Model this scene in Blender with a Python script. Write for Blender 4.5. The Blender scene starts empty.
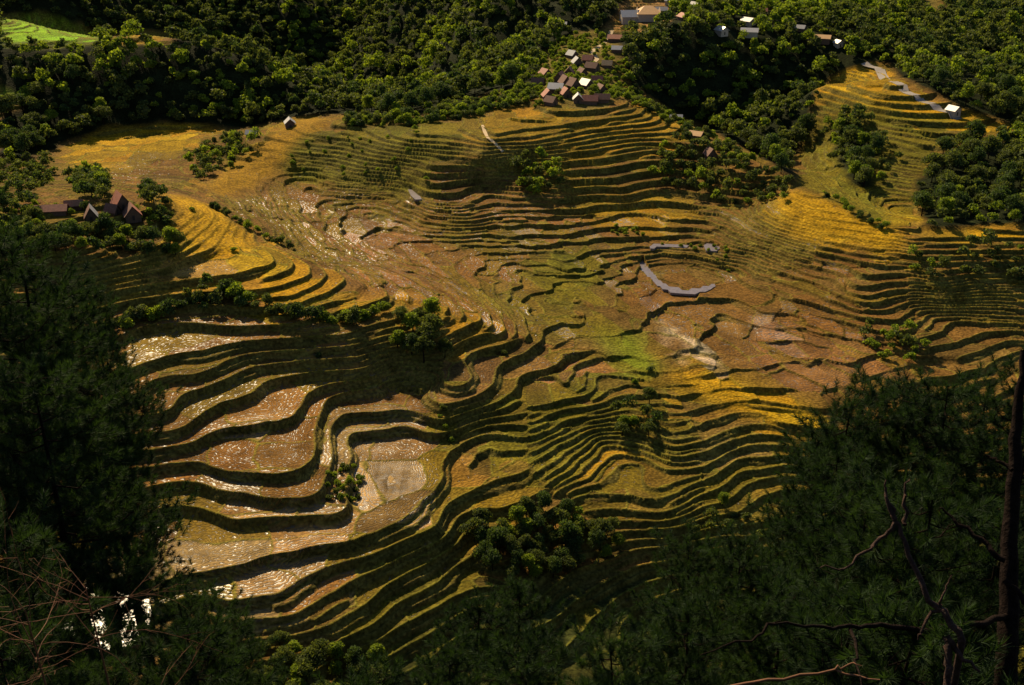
import bpy, math, random
import numpy as np
from mathutils import Vector, Matrix

random.seed(7); RNG = np.random.default_rng(11)
SC = bpy.context.scene
COL = SC.collection

# ------------------------------------------------------------------ camera
F = 1138.0; PITCH = math.radians(24.0); CAMZ = 170.0
cp, sp_ = math.cos(PITCH), math.sin(PITCH)

def ray(u, v):
    x = (np.asarray(u, float) - 512.0) / F
    y = -(np.asarray(v, float) - 342.5) / F
    d = np.stack([x, cp + y * sp_, -sp_ + y * cp], -1)
    return d / np.linalg.norm(d, axis=-1, keepdims=True)

def at_z(u, v, z):                      # where the line of sight meets level z
    d = ray(u, v)
    t = (np.asarray(z, float) - CAMZ) / d[..., 2]
    return d[..., 0] * t, d[..., 1] * t, np.asarray(z, float)

def at_d(u, v, dist):
    d = ray(u, v) * dist
    return d[..., 0], d[..., 1], d[..., 2] + CAMZ

# ------------------------------------------------------------------ survey of the valley
# terrace lips: (level in metres, points along the lip)
LIPS = [
 # lower left amphitheatre, 2.5 m steps
 (30,   [(103,293),(141,287),(199,279),(232,273),(252,268),(275,263)]),
 (27.5, [(268,287),(301,279),(311,273)]),
 (25,   [(273,307),(313,304),(339,290)]),
 (22.5, [(316,312),(350,313),(385,300),(392,290)]),
 (20,   [(115,384),(123,374),(148,364),(174,353),(212,350),(247,341),(288,339),(344,336)]),
 (17.5, [(138,384),(148,378),(166,375.5),(192,376),(217,370),(232,360),(252,353),(293,350),(350,346)]),
 (15,   [(178,416),(179,402),(186,392),(209,384),(232,377),(247,369),(278,363),(313,360),(360,356)]),
 (12.5, [(194,422),(202,414),(227,402),(252,392),(273,379),(303,372),(331,371),(370,370)]),
 (10,   [(202,433),(232,429),(252,425),(288,419),(303,417),(306,399),(316,389),(338,383),(363,381),(400,383)]),
 (7.5,  [(199,463),(222,479.5),(242,472),(265,474),(293,471),(318,462),(321,440),(321,422),(325,414),(351,402),(381,393),(416,393)]),
 (5,    [(186,479),(225,485),(247,493),(265,501),(303,501),(334,497)]),
 (2.5,  [(174,506),(204,505),(235,517),(268,514),(318,509),(340,500),(346,464),(342,424),(341,414),(361,408),(386,401),(421,399)]),
 (0,    [(164,582),(191,575),(232,568),(268,561),(288,553),(318,549),(344,547),(358,545),(386,533),(414,521),(427,505),(447,485),(447,476),(441,466)]),
 (-2.5, [(288,603),(301,582),(313,575),(345,561),(388,551),(421,535),(444,528),(446,508)]),
 (-5,   [(300,612),(320,598),(345,584),(381,568),(391,561),(452,536),(455,513)]),
 (-7.5, [(338,632),(343,617),(371,604),(383,587),(396,579),(430,562),(460,538)]),
 (-10,  [(343,642),(371,627),(404,599),(442,582),(447,564),(470,543)]),
 (-12.5,[(376,642),(429,612),(462,594)]),
 (-15,  [(394,653),(427,635),(462,609)]),
 (-17.5,[(442,653),(467,632)]),
 # knoll paddy in the middle
 (15,   [(447,338),(482,325)]),
 (12.5, [(443,372),(455,348),(482,338),(500,336)]),
 (10,   [(440,384),(447,371),(462,350.5),(482,343),(497,345)]),
 (7.5,  [(444,409),(462,402),(482,394),(498,381),(501,368)]),
 (3,    [(470,420),(485,417),(510,413),(530,403),(532,388)]),
 (0,    [(462,442),(482,434),(523,437)]),
 (-1.5, [(472,462),(485,454),(523,452)]),
 # terraces on the near side of the valley, 1.5 m steps
 (4.5,  [(542,396),(562,389.5),(584,382),(586,364.5),(604,357)]),
 (3,    [(542,407),(562,401),(587,398),(597,387),(598,372)]),
 (1.5,  [(527,427),(549,414.5),(572,408),(592,409),(617,402),(642,394)]),
 (0,    [(534,437),(562,422),(594,417)]),
 (-1.5, [(534,452),(557,439.5),(587,427)]),
 (-3,   [(529,477),(549,464.5),(574,444.5),(597,434.5)]),
 (-4.5, [(547,484.5),(574,464.5),(599,442)]),
 (-6,   [(569,487),(584,482),(607,464.5),(608,449)]),
 (-7.5, [(584,494),(622,494),(639,482),(643,467)]),
 (-1.5, [(672,437),(692,429.5),(707,422)]),
 (-3,   [(672,449),(707,442),(727,432),(752,424)]),
 (-6,   [(649,477),(662,472),(692,464),(700,472),(719,457),(737,449),(762,448)]),
 (-7.5, [(661,507),(671,494),(702,479),(722,466),(735,456),(758,451)]),
 (-9,   [(702,494),(725,484),(743,471),(771,469)]),
 (-10.5,[(702,507),(727,499),(748,479),(778,475)]),
 (-12,  [(735,512),(753,497),(785,488)]),
 (-13.5,[(763,525),(801,516)]),
 (-15,  [(771,537),(811,523)]),
 (-16.5,[(778,548),(815,535)]),
 (10.5, [(640,246),(652,250),(668,250),(690,251),(712,253),(745,256)]),
 (9,    [(648,258),(660,256),(675,257),(692,257),(714,260),(742,265)]),
 (7.5,  [(656,266),(668,263),(692,263),(716,267),(735,274)]),
 (6,    [(690,305),(712,300),(735,304),(760,315)]),
 (4.5,  [(696,319),(720,313),(742,322)]),
 (7.5,  [(560,314),(575,306),(592,301),(606,318)]),
 # slope below the village, 2.5 m steps
 (40,   [(482,142),(508,131),(553,126),(590,121)]),
 (37.5, [(406,134),(444,133),(464,138),(495,148),(523,144),(558,136),(590,129)]),
 (35,   [(414,144),(457,147),(487,151),(515,152),(558,146),(600,138)]),
 (32.5, [(426,153),(462,157),(495,156),(558,154),(590,150)]),
 (30,   [(431,166),(472,166),(505,162),(560,163),(590,160)]),
 (27.5, [(434,174),(472,172),(513,169),(565,172),(600,169)]),
 (25,   [(434,184),(462,179),(508,178),(565,181),(610,179)]),
 (22.5, [(464,191),(482,183),(508,187),(560,191),(594,187),(622,188)]),
 (20,   [(470,202),(480,192),(505,197),(541,199),(572,198),(594,195),(622,198)]),
 (17.5, [(584,210),(607,204),(632,203)]),
 (15,   [(602,219),(632,211),(649,216)]),
 # right hand amphitheatre, 1.5 m steps
 (15,   [(853,276),(886,275),(901,272)]),
 (13.5, [(858,286),(878,280),(916,282),(947,286)]),
 (12,   [(865,297),(886,290),(906,289),(948,292)]),
 (10.5, [(876,304),(896,296),(925,294),(954,297)]),
 (9,    [(888,312),(914,301),(954,302),(985,302)]),
 (7.5,  [(903,322),(926,307),(962,308),(1005,309)]),
 (6,    [(921,326),(937,314),(967,315),(1013,318)]),
 (4.5,  [(947,333),(967,323),(1013,325)]),
 (3,    [(964,342),(982,336),(1018,332)]),
 (1.5,  [(987,352),(1018,341)]),
 (0,    [(997,362),(1024,352)]),
]
SPOT = [
 # valley floor
 (250,170,23),(300,180,19),(350,200,16),(330,230,15.5),(400,250,12.5),(450,270,11.5),(500,300,9.5),(550,330,7),
 (600,300,8),(560,250,11.5),(620,340,5.6),(680,340,5),(720,370,3),(770,390,1.5),(820,420,-1),(650,370,4.2),(760,330,4.2),
 (780,300,7.5),(840,320,5.5),(860,360,3),(900,375,1),(930,390,-1),(680,400,1.2),(740,410,-1),(850,430,-2.5),
 (640,240,12),(675,246,11.4),(710,248,11.2),(700,243,11),(570,372,5.0),(555,355,5.2),(800,290,9),(830,310,7),(840,280,12),(840,245,19),(780,260,12.5),
 (740,230,16),(700,222,15),(690,265,6.2),(690,290,7.2),(650,275,7.4),(665,255,8.4),(880,312,8.5),(900,332,6),(930,345,3.5),
 # spur with the farm
 (200,240,34),(180,215,39),(120,205,45),(60,210,45),(20,215,45),(100,238,42),(40,240,42),(160,238,40),(110,262,32),(180,262,31.5),(240,258,31.5),
 (215,215,35),(260,248,30),(300,262,28),(330,285,25.5),(400,310,21),(470,322,15.6),(440,318,18),(260,300,25.6),(200,310,24),(140,322,23),
 (240,240,30),(300,250,23),(215,200,31),(420,345,15.5),(500,340,11),
 # ground under the left pines
 (60,600,-2),(100,618,-2.2),(110,590,-1),(50,450,9),(30,350,22),(80,300,30),(150,640,-5),(250,650,-9.5),(350,672,-17),(100,500,4),(200,620,-6),
 # inside the big pale paddies
 (400,500,.8),(360,525,.9),(300,540,1.0),(250,548,1.0),(200,562,.8),(400,470,1.4),(430,480,.7),(380,440,2.0),(365,460,1.9),(410,425,2.2),(250,450,9),(290,445,9),(230,415,11.5),(270,412,11.5),(280,488,6.3),(310,488,6.2),(230,500,4),(440,440,1.2),(420,450,1.0),
 (250,590,-1.6),(220,610,-2.2),(280,545,.7),(318,540,.7),(358,535,.7),(384,521,.7),(408,509,.7),(421,496,.7),(436,481,.7),(480,380,9),(470,395,8.4),(480,360,9.3),
 # lower right and bottom
 (500,510,-5),(900,480,-11),(1000,420,-4),(950,500,-13),(850,560,-20),(700,600,-25),(600,560,-14),(560,560,-14),(500,560,-9),
 (520,620,-16),(640,620,-24),(470,660,-22),(640,530,-12),(1000,480,-10),
 # far left field, slopes round the head of the valley
 (130,145,22),(80,160,22),(190,135,23),(230,150,25),(290,125,32),(240,175,25),(260,140,29),(330,122,35),(400,128,36.5),(450,122,38),
 (360,170,25),(330,160,26),(400,195,18),(300,155,27),(10,175,28),(60,185,33),
 # village ridge and crest running right
 (575,80,46),(560,95,44.5),(600,95,45),(540,105,42.5),(630,100,42),(650,115,39),(700,140,34),(750,165,31),(795,188,28.5),
 (650,150,30),(700,175,24),(760,200,20),(650,190,20),
 # near right crest
 (830,207,26.5),(870,222,24.5),(910,238,22.5),(950,238,22.5),(1024,226,25),(1000,250,20),(950,262,17.5),
]
DIST = [   # (u, v, distance)
 (615,40,760),(640,12,815),(575,55,720),(530,60,800),
 (150,122,685),(60,130,675),(250,118,688),(170,42,725),(100,44,730),(60,45,732),(0,46,735),(230,62,708),(300,88,692),(345,108,684),
 (40,30,785),(0,36,775),(20,20,830),(90,38,762),(140,36,765),(150,85,700),(60,85,698),(230,95,694),(0,100,697),
 (250,18,1040),(330,60,1010),(330,20,1050),(400,100,880),(400,60,925),(400,30,960),(400,3,990),(480,60,800),(480,25,838),(480,3,862),(540,20,800),(440,80,830),(360,100,860),(450,98,680),(530,40,770),(300,5,1040),(150,8,1010),(60,8,960),
 (700,115,702),(700,60,728),(690,22,752),(650,62,716),(690,126,694),(760,90,742),(760,50,766),(800,110,732),(740,135,660),(800,70,757),(800,32,788),(800,172,600),(760,8,850),
 (870,100,655),(900,215,535),(820,85,690),(840,150,615),(900,160,590),(950,130,630),(880,190,560),(800,150,650),
 (1024,150,610),(980,212,528),(1000,60,850),(1024,5,1080),(900,5,1000),(940,30,900),(900,85,674),(1000,115,665),(860,45,780),
]
WORLD = []
for x in (-260,-150,-50,50,150,260):
    for y, z in ((-140,260),(-60,205),(0,168.3),(30,138),(60,107),(100,66),(150,22),(190,-6)):
        WORLD.append((x, y, z))
for x in (-900,-500,-200,150,500,900):
    WORLD += [(x,1300,95+0.03*abs(x)), (x,1600,190), (x,2300,420)]
WORLD += [(-230,840,-8),(-330,860,0),(-150,810,-14),(-60,800,-10),(-420,600,40),(-420,400,60),(-420,800,60),(-300,250,20),(-330,330,50),(420,420,20),(430,560,40),(480,700,60),
          (330,300,0),(300,240,-25),(550,900,70),(-600,700,90),(620,500,90),(-600,300,110),(620,250,80),(-500,150,120),(500,150,120)]

P = []
for z, pts in LIPS:
    for (a, b) in zip(pts[:-1], pts[1:]):
        n = max(1, int(round(math.hypot(b[0]-a[0], b[1]-a[1]) / 14)))
        for i in range(n):
            t = i / n
            P.append(at_z(a[0]+(b[0]-a[0])*t, a[1]+(b[1]-a[1])*t, z))
    P.append(at_z(pts[-1][0], pts[-1][1], z))
for u, v, z in SPOT: P.append(at_z(u, v, z))
for u, v, d in DIST: P.append(at_d(u, v, d))
P += WORLD
P = np.array([[float(c) for c in p] for p in P])

def tps_kernel(d2):
    return -np.maximum(d2, 0) ** 0.78
SCL = 300.0
XY = P[:, :2] / SCL
n = len(P)
K = tps_kernel(((XY[:, None] - XY[None]) ** 2).sum(-1)) + np.eye(n) * 6e-4
A = np.zeros((n+3, n+3)); A[:n,:n] = K; A[:n,n] = 1; A[:n,n+1:] = XY; A[n,:n] = 1; A[n+1:,:n] = XY.T
W = np.linalg.solve(A, np.concatenate([P[:,2], np.zeros(3)]))
GX0, GY0, GS = -760.0, -165.0, 3.5
GNX, GNY = 436, 700
def tps_eval(x, y):
    q = np.stack([x, y], -1) / SCL
    out = np.empty(len(q))
    for i in range(0, len(q), 8000):
        c = q[i:i+8000]
        d2 = (c**2).sum(1)[:,None] + (XY**2).sum(1)[None] - 2 * c @ XY.T
        np.maximum(d2, 0, out=d2)
        out[i:i+8000] = tps_kernel(d2) @ W[:n] + W[n] + c @ W[n+1:]
    return out
gx = GX0 + np.arange(GNX) * GS; gy = GY0 + np.arange(GNY) * GS
GXX, GYY = np.meshgrid(gx, gy)
ZG = tps_eval(GXX.ravel(), GYY.ravel()).reshape(GNY, GNX)

def sample(G, x, y, cubic=False):
    fx = np.clip((x - GX0) / GS, 1.001, GNX - 3.001); fy = np.clip((y - GY0) / GS, 1.001, GNY - 3.001)
    ix = fx.astype(int); iy = fy.astype(int); tx = fx - ix; ty = fy - iy
    if not cubic:
        return (G[iy,ix]*(1-tx)+G[iy,ix+1]*tx)*(1-ty) + (G[iy+1,ix]*(1-tx)+G[iy+1,ix+1]*tx)*ty
    def w(t):   # cubic B-spline weights: smooth contours
        return ((1-t)**3/6, (3*t**3-6*t**2+4)/6, (-3*t**3+3*t**2+3*t+1)/6, t**3/6)
    wx, wy = w(tx), w(ty)
    out = 0
    for j in range(4):
        r = 0
        for i in range(4): r = r + wx[i] * G[iy+j-1, ix+i-1]
        out = out + wy[j] * r
    return out

# ------------------------------------------------------------------ noise
def hash2(ix, iy, seed):
    h = (ix.astype(np.int64)*374761393 + iy.astype(np.int64)*668265263 + seed*974711) & 0xffffffff
    h = ((h ^ (h >> 13)) * 1274126177) & 0xffffffff
    return ((h ^ (h >> 16)) & 0xffffff) / float(0xffffff)
def vnoise(x, y, seed=0):
    ix = np.floor(x); iy = np.floor(y); tx = x-ix; ty = y-iy
    tx = tx*tx*(3-2*tx); ty = ty*ty*(3-2*ty)
    a=hash2(ix,iy,seed); b=hash2(ix+1,iy,seed); c=hash2(ix,iy+1,seed); d=hash2(ix+1,iy+1,seed)
    return (a*(1-tx)+b*tx)*(1-ty)+(c*(1-tx)+d*tx)*ty
def fbm(x, y, scale, seed=0, octv=3):
    s=0; a=1; t=0
    for o in range(octv):
        s = s + a*(vnoise(x/scale*2**o, y/scale*2**o, seed+o*17)-0.5); t += a; a *= 0.5
    return s/t*2      # about -1..1

# ------------------------------------------------------------------ land use map (world raster)
def hit(u, v):            # first crossing of a line of sight with the smooth ground
    d = ray(u, v).reshape(-1, 3)
    m = len(d); t = np.full(m, 60.0); done = np.zeros(m, bool); res = np.full(m, 1400.0)
    step = 3.0
    while t[0] < 1500 and not done.all():
        z = CAMZ + d[:,2]*t
        g = sample(ZG, d[:,0]*t, d[:,1]*t)
        new = (~done) & (z < g)
        res[new] = t[new]; done |= new
        t = t + step
    p = d * res[:, None]
    return p[:,0], p[:,1]

def inside(poly_x, poly_y):
    c = np.zeros(GXX.shape, bool); j = len(poly_x)-1
    for i in range(len(poly_x)):
        xi, yi, xj, yj = poly_x[i], poly_y[i], poly_x[j], poly_y[j]
        if yi != yj:
            c ^= ((yi > GYY) != (yj > GYY)) & (GXX < (xj-xi)*(GYY-yi)/(yj-yi)+xi)
        j = i
    return c
def blur(M, k=1):
    for _ in range(k):
        Q = M.copy(); Q[1:-1] = (M[:-2]+2*M[1:-1]+M[2:])/4; M = Q
        Q = M.copy(); Q[:,1:-1] = (M[:,:-2]+2*M[:,1:-1]+M[:,2:])/4; M = Q
    return M
def densify(pts, step=12):
    out = []
    for a, b in zip(pts, pts[1:]+pts[:1]):
        k = max(1, int(math.hypot(b[0]-a[0], b[1]-a[1])/step))
        out += [(a[0]+(b[0]-a[0])*i/k, a[1]+(b[1]-a[1])*i/k) for i in range(k)]
    return out
def zone(pts, k=1):
    p = np.array(densify(pts)); x, y = hit(p[:,0], p[:,1])
    return blur(inside(x, y).astype(float), k)

fields = np.clip(((GYY > 205) & (GYY < 640) & (np.abs(GXX) < 520)).astype(float), 0, 1)
FOREST = 1 - blur(fields, 2)
def forest(*polys):
    global FOREST
    for p in polys: FOREST = np.maximum(FOREST, zone(p))
def cleared(*polys):
    global FOREST
    for p in polys: FOREST = FOREST * (1 - zone(p))
forest([(0,-40),(640,-40),(640,0),(600,25),(565,50),(530,75),(480,96),(440,110),(400,116),(340,113),(300,112),(280,112),(250,128),(215,127),(170,124),(110,126),(70,140),(30,158),(0,168)],
       [(610,100),(620,40),(650,22),(690,20),(700,-40),(1064,-40),(1064,222),(1024,224),(925,232),(912,190),(880,180),(850,150),(805,180),(795,186),(750,160),(700,132),(650,104)])
forest()
cleared([(812,105),(820,85),(850,66),(885,64),(910,80),(960,108),(1020,128),(1005,142),(965,140),(930,165),(912,190),(918,225),(880,225),(862,200),(830,190),(800,184),(785,165),(810,135)],
        [(0,18),(45,14),(100,36),(102,47),(60,49),(0,50)],[(108,36),(140,31),(180,31),(178,46),(112,47)],[(0,84),(18,94),(26,106),(0,112)],
        [(612,20),(640,0),(662,6),(664,20),(640,28),(615,26)],[(535,60),(575,30),(610,30),(625,60),(630,100),(540,106)],[(918,-5),(945,-5),(945,18),(925,20)],
        [(980,52),(1005,56),(1000,66),(980,64)])
forest([(830,120),(862,128),(880,150),(870,185),(850,184),(836,162)])
cleared([(604,84),(640,92),(705,127),(760,156),(792,180),(780,187),(748,167),(698,141),(636,104)],[(603,32),(622,8),(640,-12),(672,-10),(670,24),(640,34)])
# terrace step families
STEP15 = np.maximum.reduce([zone([(528,380),(560,372),(590,350),(640,380),(720,400),(765,415),(800,450),(830,520),(830,580),(640,560),(560,500),(526,480),(524,420)]),
                            zone([(845,268),(905,262),(960,280),(1040,290),(1040,370),(990,372),(900,345),(850,300)]),zone([(866,160),(925,160),(928,226),(882,226)]),zone([(630,250),(645,240),(725,240),(765,255),(780,300),(775,345),(700,332),(655,300),(634,275)]),zone([(0,10),(108,28),(108,56),(0,60)])])
STEP075 = zone([(205,190),(280,150),(420,200),(520,215),(660,215),(780,200),(900,230),(930,245),(880,268),(845,275),(850,300),(900,345),(930,375),(850,420),(790,410),(720,395),(640,370),(585,350),(540,345),(500,335),(400,300),(300,255)])
SMOOTH = np.maximum.reduce([zone([(775,200),(800,186),(850,208),(905,232),(905,258),(850,252),(800,240)]),zone([(165,190),(210,200),(262,246),(200,250),(165,225)]), zone([(205,190),(250,150),(300,118),(330,118),(270,180),(240,200)]),
                            zone([(610,345),(680,360),(750,400),(780,430),(740,420),(660,390)])]) 

BANK_G = np.array([.060,.055,.012]); 
base = np.zeros(GXX.shape+(3,)); WET = np.zeros(GXX.shape)
base[:] = (.158,.086,.020)
def paint(rgb, pts, wet=None, k=1, a=1.0):
    global base, WET
    m = zone(pts, k)*a
    base = base*(1-m[...,None]) + np.array(rgb)*m[...,None]
    if wet is not None: WET = WET*(1-m) + wet*m
GOLD=(.42,.235,.009); OCH=(.275,.152,.011); BRN=(.172,.084,.021); PINK=(.200,.095,.030); OLV=(.132,.110,.010); LIME=(.17,.235,.010); PALE=(.28,.175,.068)
paint(GOLD,[(60,150),(110,126),(215,126),(214,140),(180,150),(150,170),(100,172),(70,168)])
paint(BRN,[(110,160),(160,150),(175,165),(150,190),(110,185)],.25)
paint(OCH,[(205,185),(280,118),(335,117),(310,150),(250,190),(220,200)])
paint(OLV,[(300,135),(460,120),(470,160),(430,200),(300,200),(280,170)])
paint(BRN,[(230,195),(320,185),(420,205),(520,215),(640,220),(620,250),(560,262),(520,300),(560,340),(480,330),(400,300),(300,255)],.45)
paint(PINK,[(340,222),(390,216),(420,240),(400,262),(330,250)],.75)
paint(PINK,[(330,250),(410,262),(430,285),(380,290),(330,265)],.6)
paint(OLV,[(420,215),(520,225),(560,240),(500,262),(430,240)],.15,a=.45)
paint(OLV,[(525,262),(590,232),(600,262),(600,300),(560,310),(530,290)],.05)
paint(OLV,[(440,275),(520,290),(620,330),(640,350),(560,345),(470,300)],.15,a=.55)
paint(LIME,[(590,325),(640,335),(660,370),(640,385),(610,365)],.05,a=.7)
paint(PINK,[(525,350),(585,340),(588,375),(560,392),(525,395)],.35)
paint(BRN,[(620,255),(700,300),(760,320),(850,300),(930,345),(900,380),(800,400),(720,360),(640,310)],.4)
paint(PINK,[(740,350),(850,340),(900,370),(860,400),(790,400)],.4)
paint((.26,.15,.085),[(744,320),(760,316),(790,338),(776,344),(756,340)],.55,k=0)
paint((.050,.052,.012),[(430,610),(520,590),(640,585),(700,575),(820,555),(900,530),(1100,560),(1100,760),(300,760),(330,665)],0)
paint((.035,.045,.012),[(-20,45),(108,48),(190,44),(190,70),(-20,70)],0)
paint((.46,.35,.22),[(652,312),(664,318),(690,338),(722,362),(712,369),(690,352)],.6,k=0)
paint((.40,.30,.18),[(660,322),(675,345),(690,366),(684,366),(668,346)],.5,k=0,a=.7)
paint(GOLD,[(660,370),(720,372),(790,400),(830,425),(820,450),(780,430),(700,400)])
paint(OLV,[(620,370),(680,385),(740,415),(700,410),(640,390)],a=.7)
paint(GOLD,[(170,192),(212,205),(262,246),(330,285),(400,300),(480,320),(505,345),(440,335),(392,320),(385,296),(345,314),(290,312),(250,300),(200,285),(102,294),(95,275),(170,258),(175,240)],.08)
paint(PALE,[(150,262),(205,262),(245,262),(232,272),(180,278),(110,285)],.65,a=.7)
paint(OCH,[(395,300),(470,318),(478,335),(430,340)],.1)
paint(OCH,[(470,150),(482,110),(545,105),(600,118),(660,100),(700,140),(640,150),(560,170),(500,165)],.1)
paint(BRN,[(430,160),(505,160),(560,200),(640,205),(640,235),(560,240),(480,215),(430,200)],.35)
paint(OCH,[(560,185),(650,190),(700,215),(660,235),(590,225)],.2)
paint(GOLD,[(770,200),(800,190),(850,212),(905,235),(905,262),(850,250),(800,250),(770,225)],.08)
paint(BRN,[(780,262),(850,255),(900,268),(850,278),(800,285)],.2)
paint(GOLD,[(950,245),(930,232),(1024,224),(1024,245)],.05)
paint(OCH,[(925,300),(990,290),(1010,305),(960,308)],.05)
paint(GOLD,[(812,100),(850,66),(880,64),(890,80),(960,110),(1015,128),(985,135),(930,125),(870,105)],.1)
paint(OLV,[(800,185),(815,105),(880,105),(960,130),(915,185),(918,225),(880,225)],.1)
paint(GOLD,[(885,208),(900,200),(918,218),(915,228),(890,225)])
paint(OLV,[(470,415),(530,390),(620,380),(650,460),(600,500),(540,490),(470,460)],.12)
paint(OLV,[(650,420),(760,425),(830,480),(830,560),(700,560),(650,500)],.1,a=.6)
paint(PALE,[(690,480),(700,450),(755,428),(760,445),(720,465)],.3)
paint(OCH,[(610,452),(645,468),(636,490),(585,490)],.3)
paint(BRN,[(105,300),(350,330),(400,345),(430,395),(440,470),(450,490),(420,530),(310,620),(140,600),(120,400)],.62)
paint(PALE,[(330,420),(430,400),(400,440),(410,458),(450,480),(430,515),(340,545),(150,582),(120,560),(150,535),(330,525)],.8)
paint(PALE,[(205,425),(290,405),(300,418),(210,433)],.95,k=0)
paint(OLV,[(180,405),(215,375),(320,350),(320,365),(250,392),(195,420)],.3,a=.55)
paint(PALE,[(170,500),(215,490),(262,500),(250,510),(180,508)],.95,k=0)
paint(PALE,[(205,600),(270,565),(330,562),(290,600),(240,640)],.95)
paint(OLV,[(345,610),(470,520),(480,560),(440,640),(380,655)],.25,a=.8)
paint(OCH,[(432,455),(500,490),(520,520),(470,530),(448,490)],.15)
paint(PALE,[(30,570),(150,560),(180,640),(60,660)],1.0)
paint(PINK,[(446,408),(450,370),(470,350),(496,350),(498,380)],.5)
for q in ([(0,20),(45,16),(100,38),(98,43),(60,44),(0,44)],[(0,86),(18,96),(22,101),(0,104)],[(60,38),(100,40),(95,44),(60,44)]):
    paint((.20,.36,.008), q, 0)
paint(GOLD,[(112,38),(140,34),(165,34),(160,44),(115,44)],0)
SOIL = np.zeros(GXX.shape)
for q in ([(535,60),(580,30),(610,30),(625,60),(622,100),(545,104)],[(918,-5),(940,-5),(940,18),(925,20)],[(980,52),(1005,56),(1000,66),(980,64)]):
    SOIL = np.maximum(SOIL, zone(q))
SOIL = np.clip(SOIL,0,1)
paint((.40,.21,.075),[(606,30),(622,8),(640,-12),(670,-10),(668,22),(640,32)],0)
base = base*(1-SOIL[...,None]*.7) + np.array((.17,.145,.030))*SOIL[...,None]*.7

gyv, gxv = np.gradient(blur(ZG, 1), GS)
GRAD = np.sqrt(gxv**2 + gyv**2)

def terrace(Z, g, q, w, L=0.0):
    w = w*(1+1.3*L)
    s = Z/q; k = np.floor(s); f = s-k
    b = np.clip(w*g/q, .03, .55)
    t = np.clip((f-(1-b))/b, 0, 1)
    prof = t*t*(3-2*t)*.5 + t*.5
    sm_ = lambda v: np.clip(v,0,1)**2*(3-2*np.clip(v,0,1))
    pl = .5*sm_(t/.36) + .5*sm_((t-.66)/.34)            # a bank broken by a narrow grassy ledge
    prof = prof*(1-L) + pl*L
    bank = np.clip(4*t*(1-t)*1.6, 0, 1)*(t > 0)
    bank = bank*(1 - .75*L*np.clip(1-np.abs(t-.52)/.16, 0, 1))
    d = f/np.maximum(g/q, 1e-3)                     # metres uphill of the lip
    return q*(k+prof), bank, d, k

def cells(x, y, k, size, seed):
    px = x/size + (k*0.731) % 7; py = y/size + (k*1.37) % 5
    ix = np.floor(px); iy = np.floor(py)
    f1 = np.full(x.shape, 9.0); f2 = f1.copy(); idc = np.zeros(x.shape); ox = x*0; oy = x*0
    for dj in (-1,0,1):
        for di in (-1,0,1):
            cx, cy = ix+di, iy+dj
            h = hash2(cx, cy, seed); h2 = hash2(cx, cy, seed+5)
            sx = cx+.15+.7*h; sy = cy+.15+.7*h2
            d = np.hypot(sx-px, sy-py)
            m = d < f1; ox = np.where(m, sx-px, ox); oy = np.where(m, sy-py, oy)
            f2 = np.where(m, f1, np.minimum(f2, d)); idc = np.where(m, hash2(cx, cy, seed+9), idc); f1 = np.where(m, d, f1)
    return (f2-f1)*size, idc, x+ox*size, y+oy*size

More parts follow.
